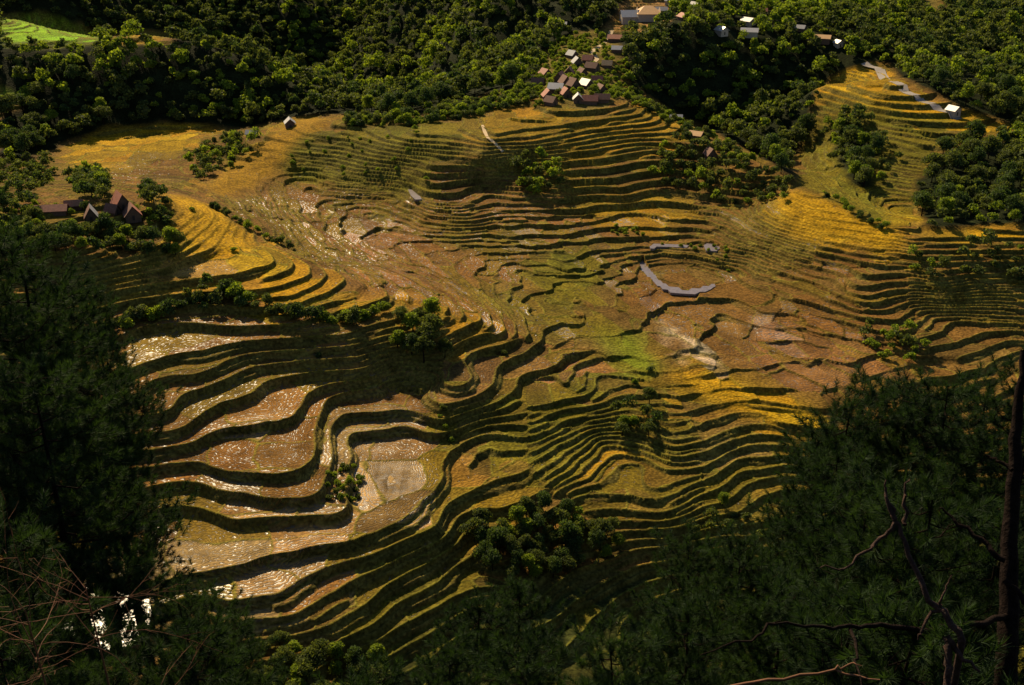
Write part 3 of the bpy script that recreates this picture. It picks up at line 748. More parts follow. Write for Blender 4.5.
R_=math.radians
HOUSES=[
 (52,213,5,11,2.3,1.6,R_(100),'rust','long low rusty roofed house at the left of the farm',{}),
 (74,206,4,6,2.2,1.5,R_(105),'brown','small brown roofed shed behind the long farmhouse',{}),
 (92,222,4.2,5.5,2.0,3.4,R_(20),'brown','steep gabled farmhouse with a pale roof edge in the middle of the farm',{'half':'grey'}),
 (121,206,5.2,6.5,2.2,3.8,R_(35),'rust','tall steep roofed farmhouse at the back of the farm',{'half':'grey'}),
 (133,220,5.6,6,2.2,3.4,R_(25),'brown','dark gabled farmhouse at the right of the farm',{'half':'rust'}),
 (113,214,3.4,4.5,1.8,2.2,R_(70),'brown','low dark hut between the steep roofed farmhouses',{}),
 (290,126,4.5,5.5,2.6,2.0,R_(15),'pale','lone house with a pale roof at the tip of the brown slope',{}),
 (252,136,4,5,2.0,1.4,R_(90),'grey','small grey roofed hut at the edge of the yellow field',{}),
 # the hamlet on the ridge
 (577,66,5,6,2.4,2.6,R_(10),'grey','grey roofed house at the top of the hamlet',{}),
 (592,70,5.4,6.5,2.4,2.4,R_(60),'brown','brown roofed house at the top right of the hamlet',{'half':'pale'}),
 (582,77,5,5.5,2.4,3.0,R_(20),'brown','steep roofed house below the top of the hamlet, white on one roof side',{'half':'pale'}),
 (560,82,5,6,2.3,3.0,R_(-20),'rust','rusty roofed house at the upper left of the hamlet',{}),
 (556,91,6,7,2.4,2.2,R_(75),'pale','long white roofed house on the left side of the hamlet',{}),
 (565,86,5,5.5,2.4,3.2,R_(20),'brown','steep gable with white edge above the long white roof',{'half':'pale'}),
 (548,98,5.2,6,2.3,2.8,R_(10),'rust','rusty gabled house at the lower left end of the hamlet',{}),
 (538,84,5,6,2.3,2.4,R_(80),'brown','dark brown house standing apart left of the hamlet',{}),
 (573,89,5,5.5,2.4,3.2,R_(30),'brown','dark steep roofed house in the middle of the hamlet',{}),
 (586,88,5,5.5,2.5,2.4,R_(40),'pale','bright white roofed house at the right of the hamlet',{}),
 (578,101,4.5,5,2.4,2.2,R_(0),'pale','small white roofed hut at the front of the hamlet',{}),
 (590,101,5,7,2.4,2.0,R_(85),'rust','low rusty roofed house at the front right of the hamlet',{}),
 (602,100,5,7,2.4,2.0,R_(85),'brown','low dark roofed house at the right end of the hamlet front row',{}),
 (597,84,4.6,5.5,2.4,2.4,R_(80),'rust','small rusty roofed hut behind the bright white roof',{}),
 (545,76,4.6,5.5,2.3,2.2,R_(30),'rust','small rusty hut above the dark house at the left of the hamlet',{}),
 (569,76,4.8,5.5,2.3,2.8,R_(-10),'brown','narrow dark gabled house left of the steep white sided roof',{}),
 (588,62,4.6,5.5,2.3,2.2,R_(70),'rust','rusty hut at the very top of the hamlet beside the path',{}),
 (601,92,4.6,5.5,2.3,2.4,R_(20),'brown','dark hut behind the front row at the right of the hamlet',{}),
 (551,104,4.4,5.2,2.2,2.2,R_(50),'brown','low dark hut at the bottom left corner of the hamlet',{}),
 (566,97,4.6,5.2,2.3,2.6,R_(15),'rust','rusty gable between the long white roof and the small white hut',{}),
 (572,57,4.4,5.2,2.2,2.2,R_(40),'grey','grey hut just above the grey roofed house of the hamlet',{}),
 (607,68,4.4,5.2,2.2,2.0,R_(80),'tan','tan roofed hut at the right edge of the hamlet by the path',{}),
 (695,8,5,6.5,2.6,1.8,R_(40),'grey','grey roofed hut in the trees between the ridge top and the white houses',{}),
 (762,14,5,6.5,2.6,1.8,R_(80),'rust','rusty roofed hut right of the white houses at the top',{}),
 (800,30,5,6.5,2.6,1.8,R_(60),'grey','grey roofed hut in the dark trees left of the red brown house',{}),
 # up the ridge
 (615,42,7,9,2.8,2.0,R_(80),'rust','rusty roofed house on the path above the hamlet',{'half':'grey'}),
 (617,52,4.5,5.5,2.4,1.6,R_(80),'pale','small white roofed hut beside the path above the hamlet',{}),
 (562,28,5,6,2.4,1.6,R_(80),'pale','pale roofed hut alone in the wood left of the hamlet',{}),
 (632,20,9,13,3.5,3.0,R_(95),'pale','large white roofed hall on the ridge top',{'pale':True}),
 (648,18,15,13,3.6,3.6,R_(90),'tan','large building with a wide tan hipped roof on the ridge top',{'pale':True,'hip':True}),
 (672,5,8,10,3.5,2.0,R_(80),'grey','grey roofed house right of the tan roofed building',{'pale':True}),
 (684,20,7,8,3,2,R_(20),'rust','rusty roofed house below the grey roofs on the ridge',{}),
 (661,14,6,8,3,2,R_(85),'grey','low grey roofed shed beside the tan roofed building',{}),
 (720,6,7,10,3,1.8,R_(80),'rust','rusty roofed house among dark trees at the top',{}),
 (741,4,7,9,3,1.8,R_(80),'pale','white roofed house at the very top right of the ridge',{'pale':True}),
 (748,24,7,8,3.2,2.0,R_(40),'pale','tall white roofed house in the dark trees',{'pale':True}),
 (749,38,7,11,3.2,2.0,R_(75),'pale','wide white roofed house below the tall white one',{'pale':True}),
 (721,38,6,7,3,2.2,R_(30),'pale','white gabled house at the left of the scattered white houses',{'pale':True}),
 (828,5,7,8,3,1.8,R_(60),'pale','white roofed house in the trees at the upper right',{'pale':True}),
 (817,14,8,9,3,1.8,R_(70),'rust','red brown roofed house in the trees at the upper right',{}),
 (822,44,7,10,3,1.8,R_(70),'tan','tan roofed house on the shaded slope at the right',{}),
 (838,47,4.5,5,3,1.5,R_(20),'pale','small white hut beside the tan roofed house',{'pale':True}),
 (870,22,7,9,3,1.8,R_(70),'rust','brown roofed house deep in the trees left of the clearing',{}),
 (953,113,4.5,5.5,2.6,1.8,R_(30),'pale','little white house by the far road',{'pale':True}),
 (990,63,8,10,2.6,2.0,R_(80),'tan','tan roofed house alone on the right hand wooded slope',{}),
 (710,157,4.2,5,2.2,2.6,R_(15),'brown','steep hut with a white roof edge on the ridge shoulder',{'half':'pale'}),
 (676,120,4.5,5.5,2.2,1.5,R_(80),'grey','grey roofed hut on the ridge line right of the hamlet',{}),
 (694,136,5,8,2.2,1.4,R_(60),'tan','low tan roofed shed on the ridge path',{}),
]
HX,HY=hit([q[0] for q in HOUSES],[q[1] for q in HOUSES])
def free(x,y,r=6.5): return np.min(np.hypot(x[:,None]-HX,y[:,None]-HY+1.5),1)>r

# --- the forest: nearest trees singly, the rest as one mass
rng=np.random.default_rng(5)
sx=5.9
X,Y=np.meshgrid(np.arange(-560,640,sx),np.arange(215,1500,sx))
X=(X+sx*.9*(rng.random(X.shape)-.5)).ravel(); Y=(Y+sx*.9*(rng.random(Y.shape)-.5)).ravel()
fo=sample(FOREST,X+4*fbm(X,Y,16,91),Y+4*fbm(X,Y,16,92)); so=sample(SOIL,X,Y)
m=(fo>.5)&(so<.3)&free(X,Y,8)&(rng.random(X.size)>.10+.12*vnoise(X/60,Y/60,5)); X,Y=X[m],Y[m]
Zt=ground(X,Y); U,Vv,D=project(X,Y,Zt+3)
m=(U>-60)&(U<1084)&(Vv>-45)&(Vv<330)&(D>200); X,Y,Zt,U,Vv,D=X[m],Y[m],Zt[m],U[m],Vv[m],D[m]
# hidden behind ridges?  march back to the camera
vis=np.ones(len(X),bool)
for t in np.linspace(.55,.985,60):
    vis&=(CAMZ+(Zt+8-CAMZ)*t) > sample(ZG,X*t,Y*t)-1
o=np.argsort(np.where(vis&(U>0)&(U<1024)&(Vv>0),D,1e6))
def area(u,v):
    if u<345 and v>25: return 'dark round topped tree in the wood on the hill behind the yellow field','trees on the hill behind the yellow field'
    if u<600: return 'broadleaf tree on the wooded slope left of the hamlet on the ridge','trees on the slope left of the hamlet'
    if u<815: return 'dark tree on the shaded wooded slope right of the hamlet','trees on the shaded slope right of the hamlet'
    return 'tree on the wooded hillside round the far terraces at upper right','trees round the far terraces'
FORESTLIST=[]
for i in o:
    sc_=.55+.75*rng.random()**1.3; a=rng.random()*6.283; q=int(rng.integers(900))
    if vis[i] and 0<U[i]<1024 and Vv[i]>0 and D[i]<640: place_tree(q,X[i],Y[i],Zt[i]-.4,sc_,a,*area(U[i],Vv[i]))
    else: FORESTLIST.append((q,X[i],Y[i],Zt[i]-.6,sc_,a))

# --- clumps, hedges and single trees among the fields
def tree_patch(pts, spacing, label, group, scale=(.55,.9), seed=0, cap=60):
    r=np.random.default_rng(seed); x,y=zone_pts(pts,spacing,r); k=r.permutation(len(x)); x,y=x[k],y[k]; x,y=x[:cap],y[:cap]
    if not len(x): print('EMPTY',label); return
    k=free(x,y,6); x,y=x[k],y[k]
    zz=ground(x,y)
    for i in range(len(x)):
        place_tree(int(r.integers(900)),x[i],y[i],zz[i]-.5,scale[0]+(scale[1]-scale[0])*r.random(),r.random()*6.28,label,group)
def shrub_at(i,x,y,z,s,rz,label,group,name='shrub'):
    SHRUBLIST.append((s/math.sqrt(x*x+y*y+(z-CAMZ)**2),i,x,y,z,s,rz,label,group))
def build_shrub(i,x,y,z,s,rz,label,group):
    o=link('shrub',SHRUBS[i%len(SHRUBS)],None,(x,y,z)); o.rotation_euler=(0,0,rz); o.scale=(s,s,s*(.8+.4*((i*13)%10)/10))
    tag(o,label,'shrub',group)
NSH=0
def shrub_patch(pts, spacing, label, group, scale=(.7,1.2), seed=0, cap=70, thin=0):
    global NSH
    r=np.random.default_rng(seed); x,y=zone_pts(pts,spacing,r); k=r.permutation(len(x)); x,y=x[k],y[k]
    if thin: k=r.random(len(x))>thin; x,y=x[k],y[k]
    x,y=x[:cap],y[:cap]
    if not len(x): print('EMPTY',label); return
    k=free(x,y,4.2); x,y=x[k],y[k]
    NSH+=len(x)
    zz=ground(x,y)
    for i in range(len(x)):
        shrub_at(int(r.integers(900)),x[i],y[i],zz[i]-.3,scale[0]+(scale[1]-scale[0])*r.random(),r.random()*6.28,label,group)
def shrub_row(line, spacing, label, group, scale=(.7,1.2), seed=0, spread=1.0):
    global NSH
    r=np.random.default_rng(seed); p=[]
    for a,b in zip(line[:-1],line[1:]):
        k=max(1,int(math.hypot(b[0]-a[0],b[1]-a[1])/3)); p+=[(a[0]+(b[0]-a[0])*i/k,a[1]+(b[1]-a[1])*i/k) for i in range(k)]
    p=np.array(p); x,y=hit(p[:,0],p[:,1]); lastx=None; q=0
    for i in range(len(x)):
        if lastx is None or math.hypot(x[i]-lastx[0],y[i]-lastx[1])>spacing:
            lastx=(x[i],y[i]); xx=x[i]+spread*r.normal()*.5; yy=y[i]+spread*r.normal()*.5
            shrub_at(int(r.integers(900)),xx,yy,gz(xx,yy)-.3,scale[0]+(scale[1]-scale[0])*r.random(),r.random()*6.28,label,group); NSH+=1

def tree_row(line, spacing, label, group, scale, seed):
    r=np.random.default_rng(seed); p=np.array(densify(line,4)[:int(len(densify(line,4))/2)+2]); x,y=hit(p[:,0],p[:,1]); last=None
    for i in range(len(x)):
        if last is None or math.hypot(x[i]-last[0],y[i]-last[1])>spacing:
            last=(x[i],y[i]); xx,yy=x[i]+.8*r.normal(),y[i]+.8*r.normal()
            place_tree(int(r.integers(900)),xx,yy,gz(xx,yy)-.9,scale[0]+(scale[1]-scale[0])*r.random(),r.random()*6.28,label,group)
tree_row([(-10,244),(60,243),(120,240),(176,246)],3.0,'dark tree in the hedge along the bank below the farm','trees of the hedge below the farm',(.7,.95),1)
tree_row([(-10,254),(60,254),(120,251),(178,256)],3.4,'dark tree in the hedge along the bank below the farm','trees of the hedge below the farm',(.6,.8),31)
shrub_patch([(0,212),(40,205),(170,212),(176,232),(0,240)],3.6,'bright green shrub in the grass round the farmhouses','shrubs round the farmhouses',(.8,1.4),41,60)
tree_patch([(70,178),(105,178),(108,205),(78,205)],4.5,'dark round tree behind the farmhouses','trees behind the farmhouses',(.6,.85),2)
tree_patch([(140,195),(165,195),(168,225),(142,222)],4.5,'dark tree at the right end of the farm','trees at the right end of the farm',(.55,.8),3)
tree_patch([(-10,195),(34,192),(40,235),(-10,240)],5.5,'green tree on the left edge of the farm','trees at the left edge of the farm',(.5,.75),4)
shrub_row([(105,328),(150,318),(200,300),(235,298),(262,310),(300,322),(340,322),(372,314),(386,303)],2.3,'green shrub on the bank under the golden terraces','shrubs on the bank under the golden terraces',(1.4,2.3),5,1.8)
tree_patch([(190,292),(245,290),(262,312),(215,318),(180,310)],4.2,'dark bushy tree on the bank under the golden terraces','bushy trees under the golden terraces',(.45,.62),6)
tree_patch([(398,322),(428,312),(446,330),(446,372),(405,376),(395,350)],4.4,'green tree in the clump at the tip of the golden spur','tree clump at the tip of the golden spur',(.75,1.1),7)
shrub_row([(215,208),(240,222),(262,236),(292,250)],2.6,'green shrub along the back edge of the golden spur','shrubs along the back of the golden spur',(1.0,1.6),8)
tree_patch([(205,140),(255,136),(262,150),(225,168),(195,180),(185,172)],5.5,'dark green tree on the slope between the yellow field and the brown slope','trees between yellow field and brown slope',(.5,.8),9)
tree_patch([(0,165),(45,162),(60,180),(40,190),(0,192)],6,'dark green tree left of the yellow field','trees left of the yellow field',(.5,.75),10)
tree_patch([(512,165),(540,158),(568,178),(556,195),(522,198),(508,185)],4.6,'green tree in the clump on the terraces below the hamlet','tree clump on the terraces below the hamlet',(.5,.85),11)
tree_patch([(655,145),(700,142),(752,165),(795,186),(790,203),(740,206),(690,196),(650,180)],5.4,'green tree on the shoulder of the ridge right of the hamlet','trees on the ridge shoulder',(.5,.85),12,120)
shrub_patch([(345,118),(420,117),(480,100),(535,85),(540,98),(480,116),(420,124),(348,127)],3.8,'sunlit shrub on the crest above the brown slope','shrubs on the crest above the brown slope',(1.2,2.1),13,160)
shrub_patch([(600,85),(640,95),(700,133),(752,158),(745,165),(695,142),(640,108)],3.8,'sunlit shrub along the ridge line right of the hamlet','shrubs along the ridge line',(1.1,1.9),14,160)
tree_patch([(612,410),(650,405),(662,428),(650,445),(622,442),(605,425)],4.2,'very dark tree in the hollow between the two flights of terraces','trees in the hollow between terraces',(.5,.75),15)
tree_patch([(862,328),(905,330),(925,352),(915,368),(880,362),(858,345)],4.6,'dark tree in the hollow left of the right hand terraces','trees left of the right hand terraces',(.4,.65),16)
tree_patch([(905,255),(945,252),(950,278),(915,280),(900,270)],4.6,'dark tree on the bank below the right hand crest','trees on the bank below the right crest',(.4,.7),17)
tree_patch([(955,252),(1030,242),(1030,278),(990,284),(958,280)],5.0,'dark tree at the right edge below the crest field','trees at the right edge below the crest field',(.45,.8),18)
shrub_row([(825,192),(845,205),(868,222),(890,232)],2.4,'green shrub along the back edge of the right hand golden slope','shrubs behind the right golden slope',(.9,1.5),19,1.5)
tree_patch([(470,530),(530,515),(575,512),(615,530),(622,555),(580,578),(520,582),(478,570)],3.6,'dark green tree in the thicket at the foot of the terraces','thicket at the foot of the terraces',(.5,.8),20)
tree_patch([(690,510),(735,505),(770,522),(772,552),(720,560),(690,545)],5.0,'dark tree in the thicket in front of the lower right terraces','thicket before the lower right terraces',(.4,.65),21)
tree_patch([(200,655),(330,648),(385,668),(390,720),(180,720)],3.8,'dark tree in the thicket below the lowest paddies','thicket below the lowest paddies',(.5,.75),22)
tree_patch([(820,125),(850,115),(870,130),(900,160),(880,190),(860,180),(830,160)],8.5,'green tree among the far terraces at upper right','trees among the far terraces',(.5,.8),23)
shrub_patch([(533,62),(560,36),(600,34),(626,60),(632,95),(600,106),(535,106)],4.0,'green shrub among the hamlet houses on the ridge','shrubs among the hamlet houses',(.8,1.5),24,330)
shrub_patch([(330,470),(350,462),(368,486),(350,500),(322,497)],2.8,'dark shrub at the corner of the pale paddies','shrubs at the corner of the pale paddies',(.6,.9),25)
shrub_patch([(430,400),(448,410),(455,440),(436,444)],3.4,'dark shrub in the gully right of the pale paddy','shrubs in the gully',(.6,.95),26)
shrub_patch([(615,225),(650,232),(640,240),(610,235)],3.4,'green shrub on the slope left of the upper ponds','shrubs left of the upper ponds',(.6,.9),27)
shrub_patch([(650,245),(720,246),(740,262),(735,275),(700,258)],4.0,'dark shrub on the bank above the curved pond','shrubs above the curved pond',(.5,.8),28,thin=.5)
shrub_patch([(280,140),(420,130),(430,185),(300,185)],8.5,'low dark shrub on the brown slope below the crest','low shrubs on the brown slope',(.5,1.0),29,thin=.3)
for u,v,l in ((140,218,'small dark bush on the golden slope beside the farm'),(193,212,'dark bush on the golden slope above the spur'),(233,250,'dark round bush on the upper golden terrace'),(318,355,'bright green bush on the third brown terrace'),(635,385,'dark bush in the grass by the stream'),(650,375,'small dark bush on the green strip'),(360,478,'dark brown bush on the dike between the pale paddies'),(505,355,'small green bush at the edge of the knoll paddy')):
    x,y,zz=gpt(u,v); shrub_at(int(u),x,y,zz-.25,.9,u*.1,l,None); NSH+=1
TREELIST.sort(key=lambda t:-t[0]); SHRUBLIST.sort(key=lambda t:-t[0])
for t in TREELIST[:296]: build_tree(*t[1:])
for t in SHRUBLIST[:296]: build_shrub(*t[1:])
mass('forest',FORESTLIST+[t[1:7] for t in TREELIST[296:]],LOWTREES,M_FOL,'far mass of dark broadleaf forest covering the hills behind the terraces','forest')
if len(SHRUBLIST)>296: mass('undergrowth',[t[1:7] for t in SHRUBLIST[296:]],SHRUBV,[M_FOL[1]],'far green scrub along the crests and among the hamlet houses','scrub')

# ------------------------------------------------------------------ water, road
M_WATER=plain('pond_water',(.16,.13,.125),.30,.35,.8,spec=.5,bump=.5)
M_ROAD=plain('road',(.24,.21,.19),.8,.2,.6)
for x,y,lv in PONDS:
    m=len(x); V=[(float(a),float(b),lv) for a,b in zip(x,y)]+[(float(a),float(b),lv-.9) for a,b in zip(x,y)]
    me=bpy.data.meshes.new('pond_water'); me.from_pydata(V,[],[list(range(m))]+[[i,(i+1)%m,m+(i+1)%m,m+i] for i in range(m)])
    me.materials.append(M_WATER); me.update(); tag(link('pond_water',me),kind='structure')
def strip(name, line, width, mat, lift=.12):
    p=np.array(line,float); x,y=hit(p[:,0],p[:,1]); V=[];Fc=[]
    t=np.linspace(0,len(x)-1,len(x)*6); xi=np.interp(t,range(len(x)),x); yi=np.interp(t,range(len(x)),y)
    for i in range(len(xi)):
        a=max(i-1,0); b=min(i+1,len(xi)-1); dx,dy=xi[b]-xi[a],yi[b]-yi[a]; L=math.hypot(dx,dy)+1e-6
        for s in (-1,1):
            px,py=xi[i]-dy/L*width/2*s, yi[i]+dx/L*width/2*s
            V.append((px,py,max(gz(px,py),gz(xi[i],yi[i]))+lift))
    Fc=[(2*i,2*i+1,2*i+3,2*i+2) for i in range(len(xi)-1)]
    o=link(name,mesh_np(name,V,Fc,mat)); tag(o,kind='structure')
M_PATH=plain('path',(.42,.31,.18),.9,.25,.8)
strip('path',[(482,126),(488,138),(496,149),(503,157)],1.5,M_PATH)
strip('path',[(612,30),(603,44),(592,52),(597,60),(590,66)],3.0,M_PATH)
strip('road',[(864,64),(880,70),(895,82),(910,92),(925,100),(940,108),(960,118)],5.5,M_ROAD)

# ------------------------------------------------------------------ houses
M_ROOF={'pale':plain('pale_metal_roof',(.40,.38,.36),.45,.12,1.2,.3,.5,.05),'rust':plain('rusty_roof',(.30,.105,.060),.7,.4,1.2),
        'brown':plain('brown_roof',(.15,.070,.045),.8,.4,1.5),'grey':plain('grey_roof',(.28,.27,.27),.6,.25,1.5),'tan':plain('tan_roof',(.52,.30,.13),.7,.15,.8)}
M_WALL=plain('plank_wall',(.10,.060,.038),.85,.35,2.0); M_WALLP=plain('pale_wall',(.34,.28,.22),.85,.25,2.0); M_DOOR=plain('dark_door',(.03,.022,.018),.7,.3,3.0)
def house(u,v,w,l,h,rh,rz,roof,label,pale=False,name='house',group=None,half=None,hip=False):
    k_=1.15 if w>8 else .95 if v<52 else 1.06 if v<160 else .96
    w,l,h,rh=w*k_,l*k_,h*k_,rh*k_
    x,y,z=gpt(u,v)
    cs=[gz(x+a*w*.45,y+b*l*.45) for a in(-1,1) for b in(-1,1)]; z=min(cs+[z])
    z=max(z,max(cs)-1.2)
    t=bpy.data.objects.new(name,None); COL.objects.link(t); t.location=(x,y,z); t.rotation_euler=(0,0,rz); tag(t,label,'house',group)
    W,L=w/2,l/2
    V=[(-W,-L,-1),(W,-L,-1),(W,L,-1),(-W,L,-1),(-W,-L,h),(W,-L,h),(W,L,h),(-W,L,h),(0,-L,h+rh*.9),(0,L,h+rh*.9)]
    Fs=[(0,1,5,4),(1,2,6,5),(2,3,7,6),(3,0,4,7),(4,5,8),(6,7,9)]
    me=bpy.data.meshes.new('wall'); me.from_pydata(V,[],Fs); me.materials.append(M_WALLP if pale else M_WALL); link('wall',me,t)
    ov=.55; e=h-rh*ov/W*.9; th=.14; Lo=L+ov; Wo=W+ov; ri=L*.35 if hip else Lo
    V=[]
    for dz in (0,th): V+=[(-Wo,-Lo,e+dz),(Wo,-Lo,e+dz),(Wo,Lo,e+dz),(-Wo,Lo,e+dz),(0,-ri,h+rh+dz),(0,ri,h+rh+dz)]
    def slope(a,b,c,d): return [(a,b,c,d),(a+6,b+6,c+6,d+6),(a,b,b+6,a+6),(b,c,c+6,b+6),(d,a,a+6,d+6)]
    Fs=[(1,2,5,4),(3,0,4,5),(7,8,11,10),(9,6,10,11),(1,2,8,7),(3,0,6,9)]
    if hip: Fs+=[(0,1,4),(2,3,5),(6,7,10),(8,9,11),(0,1,7,6),(2,3,9,8)]
    else: Fs+=[(0,4,10,6),(4,1,7,10),(2,5,11,8),(5,3,9,11)]
    me=bpy.data.meshes.new('roof'); me.from_pydata(V,[],Fs); me.materials.append(M_ROOF[roof])
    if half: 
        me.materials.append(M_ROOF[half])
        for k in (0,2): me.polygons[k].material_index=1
    link('roof',me,t)
    y0=-L-.04
    me=bpy.data.meshes.new('door'); me.from_pydata([(-.45,y0,0),(.45,y0,0),(.45,y0,1.9),(-.45,y0,1.9),(-.45,y0+.03,0),(.45,y0+.03,0),(.45,y0+.03,1.9),(-.45,y0+.03,1.9)],[],[(0,1,2,3),(0,3,7,4),(1,5,6,2),(3,2,6,7)])
    me.materials.append(M_DOOR); link('door',me,t)
    return t
for u,v,w_,l_,h_,rh,rz,rf,lab,kw in HOUSES:
    house(u,v,w_,l_,h_,rh,rz,rf,lab,**kw)

# ------------------------------------------------------------------ foreground pines and dead wood
def pine_variant(seed, cl, R, nlimb):
    rng=np.random.default_rng(seed); h=26.0        # top at z=0, crown cl metres long, bare trunk below
    bx,by=.25*rng.normal(),.25*rng.normal()
    def stem(z): return np.array([bx*math.sin(z*.35),by*math.sin(z*.28+.4),z])
    zs=np.concatenate([np.linspace(-h,-cl,4),np.linspace(-cl,0,8)[1:]])
    trunk=tube([stem(z) for z in zs],[.014+.0125*(-z) for z in zs],8)
    limbs=[]; tips=[]
    for i in range(nlimb):
        t=(i+.5*rng.random())/nlimb; z0=-cl*(1-t)-.1; a=i*2.4+rng.normal()*.35
        L=R*(1.06-t)**.70*(.70+.5*rng.random())+.22
        ca,sa=math.cos(a),math.sin(a); p0=stem(z0); droop=.10*L
        pts=[p0]
        for s in (.33,.66,1.0):
            pts.append(p0+np.array([ca*L*s,sa*L*s,-droop*math.sin(s*3.1)+.40*L*s**2.2])+rng.normal(size=3)*.05*L)
        rr=.012+.011*L; limbs.append(tube(pts,[rr,rr*.75,rr*.5,.006],5))
        for s in np.linspace(.28,1.0,max(3,int(L*5.5))):
            q=s*3; k=min(int(q),2); base=pts[k]+(pts[k+1]-pts[k])*(q-k)
            for _ in range(2):
                side=rng.normal(size=3)*np.array([.32,.32,.14])*(.55+.5*L/3)
                tip=base+side+np.array([ca*.10,sa*.10,.10])
                ax=np.array([ca*.5,sa*.5,.75])+rng.normal(size=3)*.33; ax/=np.linalg.norm(ax)
                ln=.22+.34*rng.random()
                limbs.append(tube([base,tip,tip+ax*ln],[.009,.007,.004],3)); tips.append((tip,ax,ln))
    for _ in range(4):
        ax=rng.normal(size=3)*.2+np.array([0,0,1]); ax/=np.linalg.norm(ax); tips.append((stem(-.3)-np.array([0,0,.25*rng.random()]),ax,.45))
    # needles: long thin blades all round each shoot, leaning forward
    T=np.array([t[0] for t in tips]); Ax=np.array([t[1] for t in tips]); Ln=np.array([t[2] for t in tips])
    per=120; m=len(T)*per
    T=np.repeat(T,per,0); Ax=np.repeat(Ax,per,0); Ln=np.repeat(Ln,per)
    u=rng.random(m); B=T+Ax*(Ln*u)[:,None]
    rd=unit(m,rng); rd-=Ax*(rd*Ax).sum(1)[:,None]; rd/=np.linalg.norm(rd,axis=1)[:,None]+1e-9
    dr=Ax*(.55+.55*u)[:,None]+rd*(1.05-.40*u)[:,None]; dr/=np.linalg.norm(dr,axis=1)[:,None]
    nl=.17+.11*rng.random(m); side=np.cross(dr,unit(m,rng)); side/=np.linalg.norm(side,axis=1)[:,None]+1e-9
    wd=.0072
    E=B+dr*nl[:,None]; E[:,2]-=.12*nl
    V=np.stack([B-side*wd,B+side*wd,E],1).reshape(-1,3)
    needles=mesh_np('needles',V,np.arange(m*3).reshape(-1,3),M_PINE)
    return mesh_np('trunk',*trunk,mat=M_BARK,smooth=True), mesh_np('limbs',*join(limbs),mat=M_BARK,smooth=True), needles, h
PINES=[pine_variant(900,11,3.0,56),pine_variant(901,10,2.4,52),pine_variant(902,8.5,3.0,46),pine_variant(903,6.0,2.1,36),pine_variant(904,4.5,1.5,28)]
PINER=[3.0,2.4,3.0,2.1,1.5]
def pine(u,v,dist,var,hw,label,group,rz=0):
    x,y,z=[float(c) for c in at_d(u,v,dist)]; g=gz(x,y)
    tm,lm,nm,h=PINES[var]; hh=z-g
    k=min(1.5,max(.6,hw*dist/F/(PINER[var]*.9)))
    t=bpy.data.objects.new('pine_tree',None); COL.objects.link(t); t.location=(x,y,g); t.rotation_euler=(0,0,rz)
    t.scale=(k,k,k); tag(t,label,'pine tree',group)
    for n,m in (('trunk',tm),('limbs',lm),('needles',nm)): link(n,m,t,(0,0,hh/k))
    return hh
PL='pine trees in the left foreground'; PR='pine trees in the right foreground'; PB='pine trees along the bottom foreground'
PINESPOTS=[
 (-40,205,30,0,95,'pine cut by the left edge with the highest dark crown',PL),(15,235,33,1,75,'tall dark pine by the left edge below the farm',PL),(50,275,36,2,60,'dark pine third from the left edge, below the farm hedge',PL),
 (88,290,40,1,30,'slim dark pine at the right of the left group, top in the pale field',PL),(72,380,38,2,45,'dark pine standing in front of the upper left paddies',PL),(112,440,37,1,46,'pine reaching furthest right over the upper paddies in the left group',PL),
 (30,370,26,2,95,'bushy pine low at the left edge',PL),(-5,480,27,0,75,'pine at the left of the glittering water',PL),(-25,520,20,3,90,'near pine filling the lower left corner',PL),
 (205,595,30,3,28,'small pine before the pale lower paddies at left',PL),(228,625,28,4,34,'small pine right of the glittering water at the bottom',PL),(178,600,25,4,28,'small dark pine over the right end of the glittering water',PL),
 (-5,630,18,3,70,'nearest pine at the bottom left corner',PL),(95,672,20,4,40,'low young pine at the bottom under the glittering water',PL),(185,645,22,4,60,'young pine at the bottom left beside the thicket',PL),
 (850,400,30,0,85,'pine at the left of the right hand group, top against the valley',PR),(885,385,33,1,75,'tall pine second in the right hand group',PR),(918,392,31,2,75,'bushy pine in the middle of the right hand group',PR),
 (950,385,29,0,90,'tall dark pine beside the rightmost trunk',PR),(985,392,36,1,75,'tall pine behind the rightmost trunk',PR),(1040,375,27,2,80,'pine at the right edge with its crown beyond the photo',PR),
 (838,455,28,2,55,'lower pine in front of the lower right terraces',PR),(870,490,24,3,80,'dark pine low in the right hand group',PR),(935,500,22,3,90,'dark pine before the leaning dead tree',PR),(1005,520,24,0,100,'dark pine low at the right edge',PR),
 (690,540,27,1,55,'pine with several upright shoots in front of the lower terraces',PB),(742,545,25,3,50,'dark pine right of centre at the bottom',PB),
 (520,592,26,4,30,'slim pine at the bottom left of centre',PB),(480,605,24,4,34,'young pine at the foot of the lowest terrace',PB),(448,650,21,4,36,'low pine at the bottom below the lowest terrace',PB),
 (690,615,19,3,58,'near dark pine at the bottom right of centre',PB),(785,585,20,3,55,'near dark pine at the bottom below the last terraces',PB),(855,595,17,3,65,'nearest pine at the bottom right',PB),(610,640,17,4,52,'near young pine at the bottom centre',PB),(525,650,18,4,48,'near young pine at the bottom left of centre',PB),
 (920,620,16,4,90,'young pine under the horizontal dead branch',PB),(370,678,20,4,50,'young pine at the bottom under the thicket',PB),
]
for i,(u,v,d_,k,hw,lab,grp) in enumerate(PINESPOTS):
    hh=pine(u,v,d_,k,hw,lab,grp,i*1.7)

